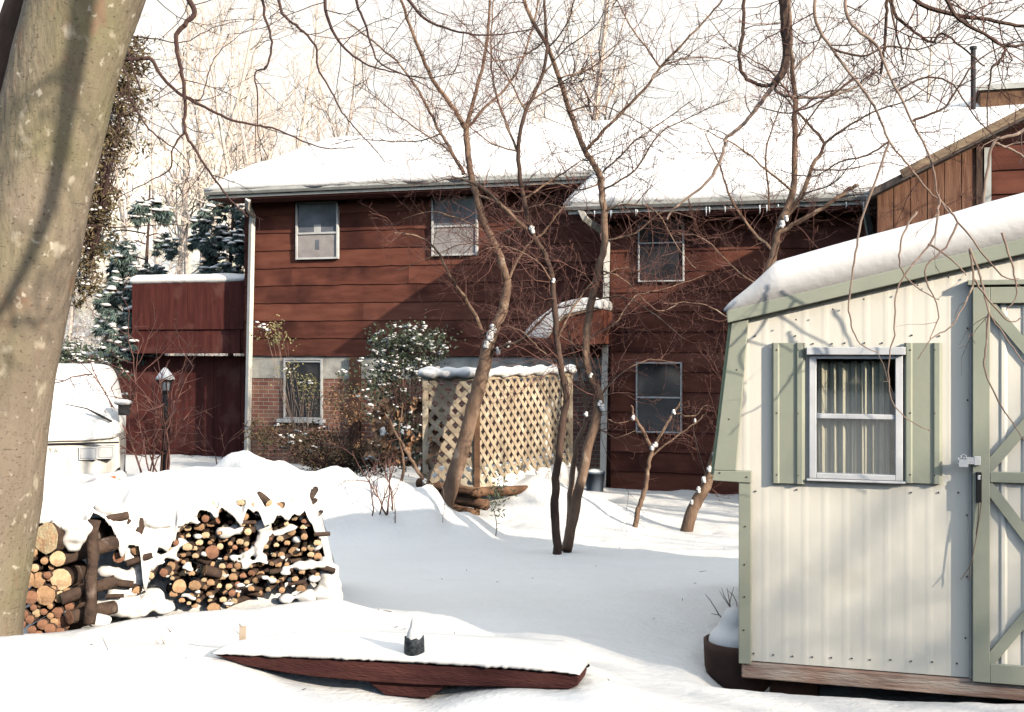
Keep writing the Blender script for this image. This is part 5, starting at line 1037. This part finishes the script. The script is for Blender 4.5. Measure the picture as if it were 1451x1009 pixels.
leafy('climbing_plant', 'pale dry climbing plant scrambling up the wall at the house window', [(400, 480, 18, 26), (425, 530, 24, 40), (440, 570, 24, 26), (385, 470, 16, 16), (480, 570, 24, 26), (430, 640, 20, 20)], 20.3, 800, .05, mat('dry_green_leaf', (.2, .18, .09), (.12, .12, .06), 5, .8), .15, 12, cat='climber', stemm=TWIGP, dy=.12)
leafy('climbing_plant', 'rusty withered leaves covering the brick wall right of the window', [(475, 560, 22, 34), (490, 590, 26, 24), (520, 580, 26, 34), (470, 640, 30, 18), (490, 648, 26, 18)], 20.1, 1000, .065, OAKL, .0, 14, cat='climber', dy=.1)
leafy('rhododendron', 'snow-speckled dark rhododendron above the parked van', [(95, 505, 40, 16), (130, 525, 34, 18), (75, 500, 30, 14), (150, 555, 16, 14), (100, 540, 60, 26)], 18.2, 2200, .085, HOLLY, .8, 18)
# oak sapling with hanging brown leaves
c = P(560, 700, 14.4); o = thing('oak_sapling', 'oak sapling with hanging tan leaves left of the lattice', 'sapling', (c.x, c.y, c.z)); r = random.Random(41); A, B, Lf = MB(), MB(), MB(); Y = 14.4
traced(A, B, [(565, 705), (572, 660), (566, 620), (570, 570)], Y, .022, .008, r, True, tw=2, tl=(.1, .4))
ends = []
for pts in ([(570, 640), (590, 615), (607, 600), (615, 585)], [(568, 620), (550, 600), (535, 595)], [(570, 575), (585, 560), (600, 556)], [(570, 580), (552, 565), (540, 570)], [(572, 655), (595, 640), (612, 622), (620, 610)], [(571, 650), (555, 630), (540, 620)]):
    traced(A, B, pts, Y, .01, .004, r, tw=3, tl=(.08, .25)); ends += pts[1:]
for px, py in ends:
    for _ in range(5):
        p = P(px + r.gauss(0, 6), py + r.gauss(4, 5), Y + r.gauss(0, .1)); d = Vector((r.gauss(0, .3), r.gauss(0, .3), -1)).normalized(); L = r.uniform(.14, .26); e = d.cross(Vector((r.gauss(0, 1), 1, r.gauss(0, .3)))).normalized(); nn = d.cross(e); W = [.15, .55, .3, .8, .45, .9, .5, .25]
        vs = [p + d * L * (i / 7) + nn * .03 * math.sin(i) for i in range(8)]
        Lf.add([v + e * W[i] * L * .3 + nn * .02 for i, v in enumerate(vs)] + vs + [v - e * W[i] * L * .3 + nn * .025 for i, v in enumerate(vs)], [(i, i + 1, i + 9, i + 8) for i in range(7)] + [(i + 8, i + 9, i + 17, i + 16) for i in range(7)])
A.build('trunk', BARK, o, smooth=True); B.build('branches', [TWIG, TWIG], o); Lf.build('leaves', OAKL, o); snowclump(o, [(542, 612, 7), (550, 618, 5), (606, 630, 5), (570, 612, 4)], Y - .1)

# ------------------------------------------------------------------ conifers on the left
def pine(name, label, px, py_top, py_bot, Y, boughs, seed, needle=.17, m=PINE, snow=.7, wtrunk=.09):
    r = random.Random(seed); b = P(px, py_bot, Y); tp_ = P(px + 4, py_top, Y); o = thing(name, label, 'pine tree', (b.x, b.y, G(b.x, b.y)), group='evergreen trees left of the house'); A, L_, S_ = MB(), MB(), MB()
    b.z = G(b.x, b.y) - .2; A.tube([b.lerp(tp_, i / 8) + Vector((.04 * math.sin(i), 0, 0)) for i in range(9)], [lerp(wtrunk, .02, i / 8) for i in range(9)], 8)
    for bx, by, L, sg in boughs:
        p0 = P(px, by - 4, Y); e = P(bx, by, Y + r.uniform(-.6, .5)); mid = p0.lerp(e, .6) + Vector((0, 0, .12)); pts = smooth([p0, mid, e, e + Vector((sg * .12, 0, -.25))], 4); A.tube(pts, [lerp(.022, .005, i / (len(pts) - 1)) for i in range(len(pts))], 5)
        for _ in range(26):
            q = r.uniform(.4, 1) ** .7; i = min(len(pts) - 2, int(q * (len(pts) - 1))); c = pts[i].lerp(pts[i + 1], .5) + Vector((r.gauss(0, .10), r.gauss(0, .14), r.gauss(-.04, .09)))
            for _ in range(34):
                d = Vector((r.gauss(sg * .25, .5), r.gauss(0, .5), r.gauss(-.75, .45))); L_.leaf(c, needle * r.uniform(.7, 1.3), 0, .10, d)
            if r.random() < snow: S_.ell(c + Vector((0, 0, .07)), (r.uniform(.05, .13), r.uniform(.05, .13), .035), 8, 5, jit=.5, seed=r.random() * 20)
    A.build('trunk', BARKD, o); L_.build('crown', m, o)
    if S_.v: S_.build('snow_clumps', SNOWF, o, smooth=True)['kind'] = 'stuff'
pine('pine_tree', 'young pine with drooping snowy boughs behind the balcony', 206, 262, 520, 27, [(200, 290, 1, -1), (222, 290, 1, 1), (150, 335, 1, -1), (180, 350, 1, -1), (235, 340, 1, 1), (172, 372, 1, -1), (200, 385, 1, -1), (222, 388, 1, 1), (165, 400, 1, -1)], 3)
pine('pine_tree', 'snowy pine with spreading boughs close to the house corner', 325, 255, 520, 26, [(285, 330, 1, -1), (300, 340, 1, -1), (318, 325, 1, -1), (340, 340, 1, 1), (295, 300, 1, -1), (338, 300, 1, 1), (300, 372, 1, -1), (325, 376, 1, 1), (340, 352, 1, 1), (312, 282, 1, -1)], 5)
pine('pine_tree', 'small dark pine left of the balcony with snow at its foot', 172, 400, 515, 24, [(155, 420, 1, -1), (186, 418, 1, 1), (158, 445, 1, -1), (188, 450, 1, 1), (165, 470, 1, -1), (185, 480, 1, 1)], 7)
leafy('juniper', 'olive brown evergreen with snow clumps right behind the beech trunk', [(180, 80, 18, 40), (170, 140, 24, 36), (155, 185, 26, 34), (140, 225, 22, 28), (132, 268, 20, 26), (120, 320, 16, 34), (112, 390, 14, 40), (130, 300, 30, 60)], 21, 6500, .13, JUNI, .6, 23, cat='evergreen', asp=.3, dy=.6)

# ------------------------------------------------------------------ woods on the hillside
def proto_tree(seed, h):
    r = random.Random(seed); A, B = MB(), MB(); d = Vector((r.gauss(0, .04), 0, 1)); pts = [Vector((0, 0, -.3))]
    for i in range(10): d = (d + Vector((r.gauss(0, .05), r.gauss(0, .05), .05))).normalized(); pts.append(pts[-1] + d * h / 10)
    A.tube(pts, [lerp(h * .011, .015, i / 10) for i in range(11)], 7)
    for k in range(15):
        q = r.uniform(.25, .97); i = int(q * 10); p = pts[i].lerp(pts[min(i + 1, 10)], q * 10 - i); twig(B, p, rdir(d, 25, 60, r), h * r.uniform(.12, .34) * (1.2 - q * .6), h * .0035 * (1.3 - q), 2, r, 0, .08, .12, 0, 3, dens=.35)
    return A, B
protos = []
r = random.Random(77)
GW = 'bare trees of the wood on the hillside'
spots = []
for i in range(40):
    Y = r.uniform(33, 70); px = r.uniform(60, 430) if i < 26 else r.uniform(420, 1300); spots.append((px, Y))
where = ['behind the balcony and pines', 'seen over the snowy left roof', 'seen over the middle of the roofs']
for i, (px, Y) in enumerate(spots):
    x = (px - CX) / F * Y; z = G(x, Y); k = i % 5
    lab = 'pale bare woodland tree on the slope ' + ('at the far left behind the van' if px < 190 else 'behind the balcony and pines' if px < 345 else 'seen over the left end of the snowy roof' if px < 500 else 'seen over the middle of the snowy roofs' if px < 950 else 'seen over the right wing roof')
    if i < 5:
        t = thing('woodland_tree', lab, 'tree', (x, Y, z), group=GW + ', ' + lab.split('slope ')[1]); A, B = proto_tree(100 + i, 9 + 1.4 * i); ORG[t.name] = Vector((0, 0, 0)); tr_ = A.build('trunk', WOODS, t); br_ = B.build('crown', WOODS, t); protos.append((t, tr_, br_))
    else:
        t0 = protos[k]; t = t0[0].copy(); C.objects.link(t); t.location = (x, Y, z); t.rotation_euler = (0, 0, r.uniform(0, 6.28)); s = r.uniform(.7, 1.15); t.scale = (s, s, s); t['label'] = lab; t['group'] = GW + ', ' + lab.split('slope ')[1]
        for ch in t0[1:]: c = ch.copy(); C.objects.link(c); c.parent = t
mb = MB(); r = random.Random(5)
for i in range(2600):
    Y = r.uniform(27, 52); px = r.uniform(40, 430); x = (px - CX) / F * Y; p = Vector((x, Y, G(x, Y) - .05)); d = Vector((r.gauss(0, .35), r.gauss(0, .3), 1))
    twig(mb, p, d, r.uniform(.6, 2.4), .009, 1, r, 0, .02, .2, 0, 3, dens=.35)
tag(mb.build('undergrowth', WOODS), label='tangle of bare brush on the wooded slope', kind='stuff')
mb = MB()
for i in range(260):
    Y = r.uniform(28, 48); px = r.uniform(40, 380); x = (px - CX) / F * Y; s = r.uniform(.15, .5); mb.ell((x, Y, G(x, Y) + s * .1), (s, s * .8, s * .35), 8, 5, jit=.6, seed=i)
tag(mb.build('snow_patches', SNOW, smooth=True), label='patches of snow on the brush of the slope', kind='stuff')

# ------------------------------------------------------------------ tall bare thicket behind and right of the viewpoint: its twigs half shade the foot of the shed
sd = sd0_; hd = Vector((sd.x, sd.y)).normalized(); tan = sd.z / math.hypot(sd.x, sd.y)
a = P(1048, 764, 5.85); D = 11.0
o2 = Vector((a.x, a.y)) + hd * D; za = a.z + D * tan; nb = Fr(o2.x, o2.y, TH)
hq = nb.w(3.5, -1, 0); th_ = thing('bare_thicket', 'tall bare thicket behind the viewpoint', 'thicket', (hq.x, hq.y, -.3)); A, B = MB(), MB(); r = random.Random(61)
for k in range(12): q = nb.w(.5 + k * .7, -.8 - r.random(), -.4); A.tube([q, q + Vector((r.gauss(0, .1), 0, 1.6)), q + Vector((r.gauss(0, .2), 0, 3.2 + .12 * k))], [.06, .05, .025], 7)
n_ = 0
while n_ < 900:
    s_ = r.uniform(-.25, 9); top_ = za + .37 * min(s_, 4.6) ; z_ = r.uniform(.2, top_); y_ = r.uniform(-2.4, 0); y_off = y_ * .93
    p = nb.w(s_, y_, z_ - y_off * 0 ); zz = top_ - y_ * tan - .03                       # the edge leans back along the light
    d = Vector((r.gauss(0, .6), r.gauss(0, .5), .8)).normalized(); L_ = r.uniform(.8, 1.8)
    e = p + d * L_
    if e.z > zz: e = p + d * max(.1, (zz - p.z) / max(d.z, .2))
    if p.z > zz: continue
    B.tube([p, p.lerp(e, .5) + Vector((r.gauss(0, .06), r.gauss(0, .06), 0)), e], [.013, .011, .006], 3, cap=False); n_ += 1
A.build('trunk', BARK, th_); B.build('branches', TWIG, th_)
mb = MB(); r = random.Random(51)  # added ring of evergreens out of view, cuts low sky light on the walls
for row in range(3):
    for i in range(44):
        a = R(lerp(95, 268, i / 43) + r.uniform(-2, 2)); d = 34 + row * 5 + r.uniform(-2, 2); x, y = -d * math.sin(a), d * math.cos(a); x = d * math.sin(a); h = r.uniform(9, 13.5) * d / 40
        mb.tube([(x, y, -.5), (x, y, 1), (x + .1, y, h * .35), (x, y, h * .7), (x, y, h)], [.2, 1.6, 2.1, 1.2, .05], 9, rough=.35)
        for _ in range(40):
            f = r.random(); rad = lerp(2.2, .2, f); an = r.uniform(0, 6.28); mb.leaf((x + rad * math.cos(an), y + rad * math.sin(an), 1 + f * (h - 1)), r.uniform(.7, 1.4), 0, .5, (math.cos(an), math.sin(an), -.5))
tag(mb.build('added_evergreen_belt', mat('dark_evergreen', (.02, .026, .016), (.04, .048, .028), 2, .9)), label='dark evergreens added unseen behind the viewpoint to block low sky light', kind='stuff')

# trees beside the yard, outside the picture, that throw the broken shade on the house
r = random.Random(9)
for k, (x, y, h) in enumerate(((8.6, 9.6, 9.5), (10.5, 6.8, 11), (6.9, 12.3, 8.5))):
    lab = ('bare tree right of the shed, beside the yard', 'tall bare tree farther right of the shed', 'bare tree beyond the shed toward the right wing')[k]
    t = thing('yard_tree', lab, 'tree', (x, y, G(x, y))); A, B = proto_tree(300 + k, h); ORG[t.name] = Vector((0, 0, 0)); A.build('trunk', BARK, t, smooth=True); B.build('branches', TWIG, t)

# ------------------------------------------------------------------ sky, sun, camera
sc = bpy.context.scene
wd = bpy.data.worlds.new('World'); sc.world = wd; wd.use_nodes = True; n, l = wd.node_tree.nodes, wd.node_tree.links
bg = n['Background']; sky = n.new('ShaderNodeTexSky'); sky.sky_type = 'NISHITA'; sky.sun_disc = False
el = math.asin(sd.z); sky.sun_elevation = el; sky.sun_rotation = math.atan2(sd.x, sd.y); sky.dust_density = 1.0; sky.air_density = 1.0
bg.inputs['Strength'].default_value = .15; l.new(sky.outputs[0], bg.inputs['Color'])
# thin bright winter cloud veil, thickest low down
b2 = n.new('ShaderNodeBackground'); b2.inputs['Strength'].default_value = .62
tc = n.new('ShaderNodeTexCoord'); sp = n.new('ShaderNodeSeparateXYZ'); l.new(tc.outputs['Generated'], sp.inputs[0])
mr = n.new('ShaderNodeMapRange'); mr.inputs['From Min'].default_value = .32; mr.inputs['From Max'].default_value = .8; mr.inputs['To Min'].default_value = 1.0; mr.inputs['To Max'].default_value = .35
nz = n.new('ShaderNodeTexNoise'); nz.inputs['Scale'].default_value = 2.2; nz.inputs['Detail'].default_value = 6; l.new(tc.outputs['Generated'], nz.inputs['Vector'])
cr = n.new('ShaderNodeValToRGB'); cr.color_ramp.elements[0].position = .35; cr.color_ramp.elements[0].color = (.95, .925, .87, 1); cr.color_ramp.elements[1].position = .65; cr.color_ramp.elements[1].color = (1.0, .965, .90, 1)
l.new(nz.outputs['Fac'], cr.inputs[0]); l.new(cr.outputs[0], b2.inputs['Color'])
mxs = n.new('ShaderNodeMixShader'); l.new(sp.outputs['Z'], mr.inputs['Value']); m2_ = n.new('ShaderNodeMapRange'); m2_.interpolation_type = 'SMOOTHSTEP'; m2_.inputs['From Min'].default_value = -.15; m2_.inputs['From Max'].default_value = .45; m2_.inputs['To Min'].default_value = .08; m2_.inputs['To Max'].default_value = 1.0
mm = n.new('ShaderNodeMath'); mm.operation = 'MULTIPLY'; l.new(sp.outputs['Y'], m2_.inputs['Value']); l.new(mr.outputs[0], mm.inputs[0]); l.new(m2_.outputs[0], mm.inputs[1]); l.new(mm.outputs[0], mxs.inputs[0]); l.new(bg.outputs[0], mxs.inputs[1]); l.new(b2.outputs[0], mxs.inputs[2]); b3 = n.new('ShaderNodeBackground'); b3.inputs['Strength'].default_value = .72; b3.inputs['Color'].default_value = (.93, .98, 1.0, 1)      # unseen overhead brightness added to the sky to lift the shaded snow
m3 = n.new('ShaderNodeMapRange'); m3.interpolation_type = 'SMOOTHSTEP'; m3.inputs['From Min'].default_value = .58; m3.inputs['From Max'].default_value = .82; l.new(sp.outputs['Z'], m3.inputs['Value'])
mx3 = n.new('ShaderNodeMixShader'); l.new(m3.outputs[0], mx3.inputs[0]); l.new(mxs.outputs[0], mx3.inputs[1]); l.new(b3.outputs[0], mx3.inputs[2]); l.new(mx3.outputs[0], n['World Output'].inputs['Surface'])
su = bpy.data.lights.new('sun', 'SUN'); su.energy = 3.35; su.angle = R(.6); su.color = (1.0, .88, .72); so = bpy.data.objects.new('sun', su); C.objects.link(so); so.rotation_euler = (-sd).to_track_quat('-Z', 'Y').to_euler(); so.location = sd * 30
cam = bpy.data.cameras.new('camera'); cam.sensor_width = 36; cam.lens = 36 * F / 1451; cam.shift_y = -(1009 / 2 - HY) / 1451; cam.clip_end = 600; cam.clip_start = .1
co = bpy.data.objects.new('camera', cam); C.objects.link(co); co.location = (0, 0, EYE); co.rotation_euler = (R(90), 0, 0); sc.camera = co
sc.render.resolution_x, sc.render.resolution_y = 1024, 712
sc.view_settings.view_transform = 'Standard'; sc.view_settings.look = 'None'; sc.view_settings.exposure = 0.98; sc.view_settings.gamma = 1.0
sc.cycles.max_bounces = 6; sc.cycles.diffuse_bounces = 0
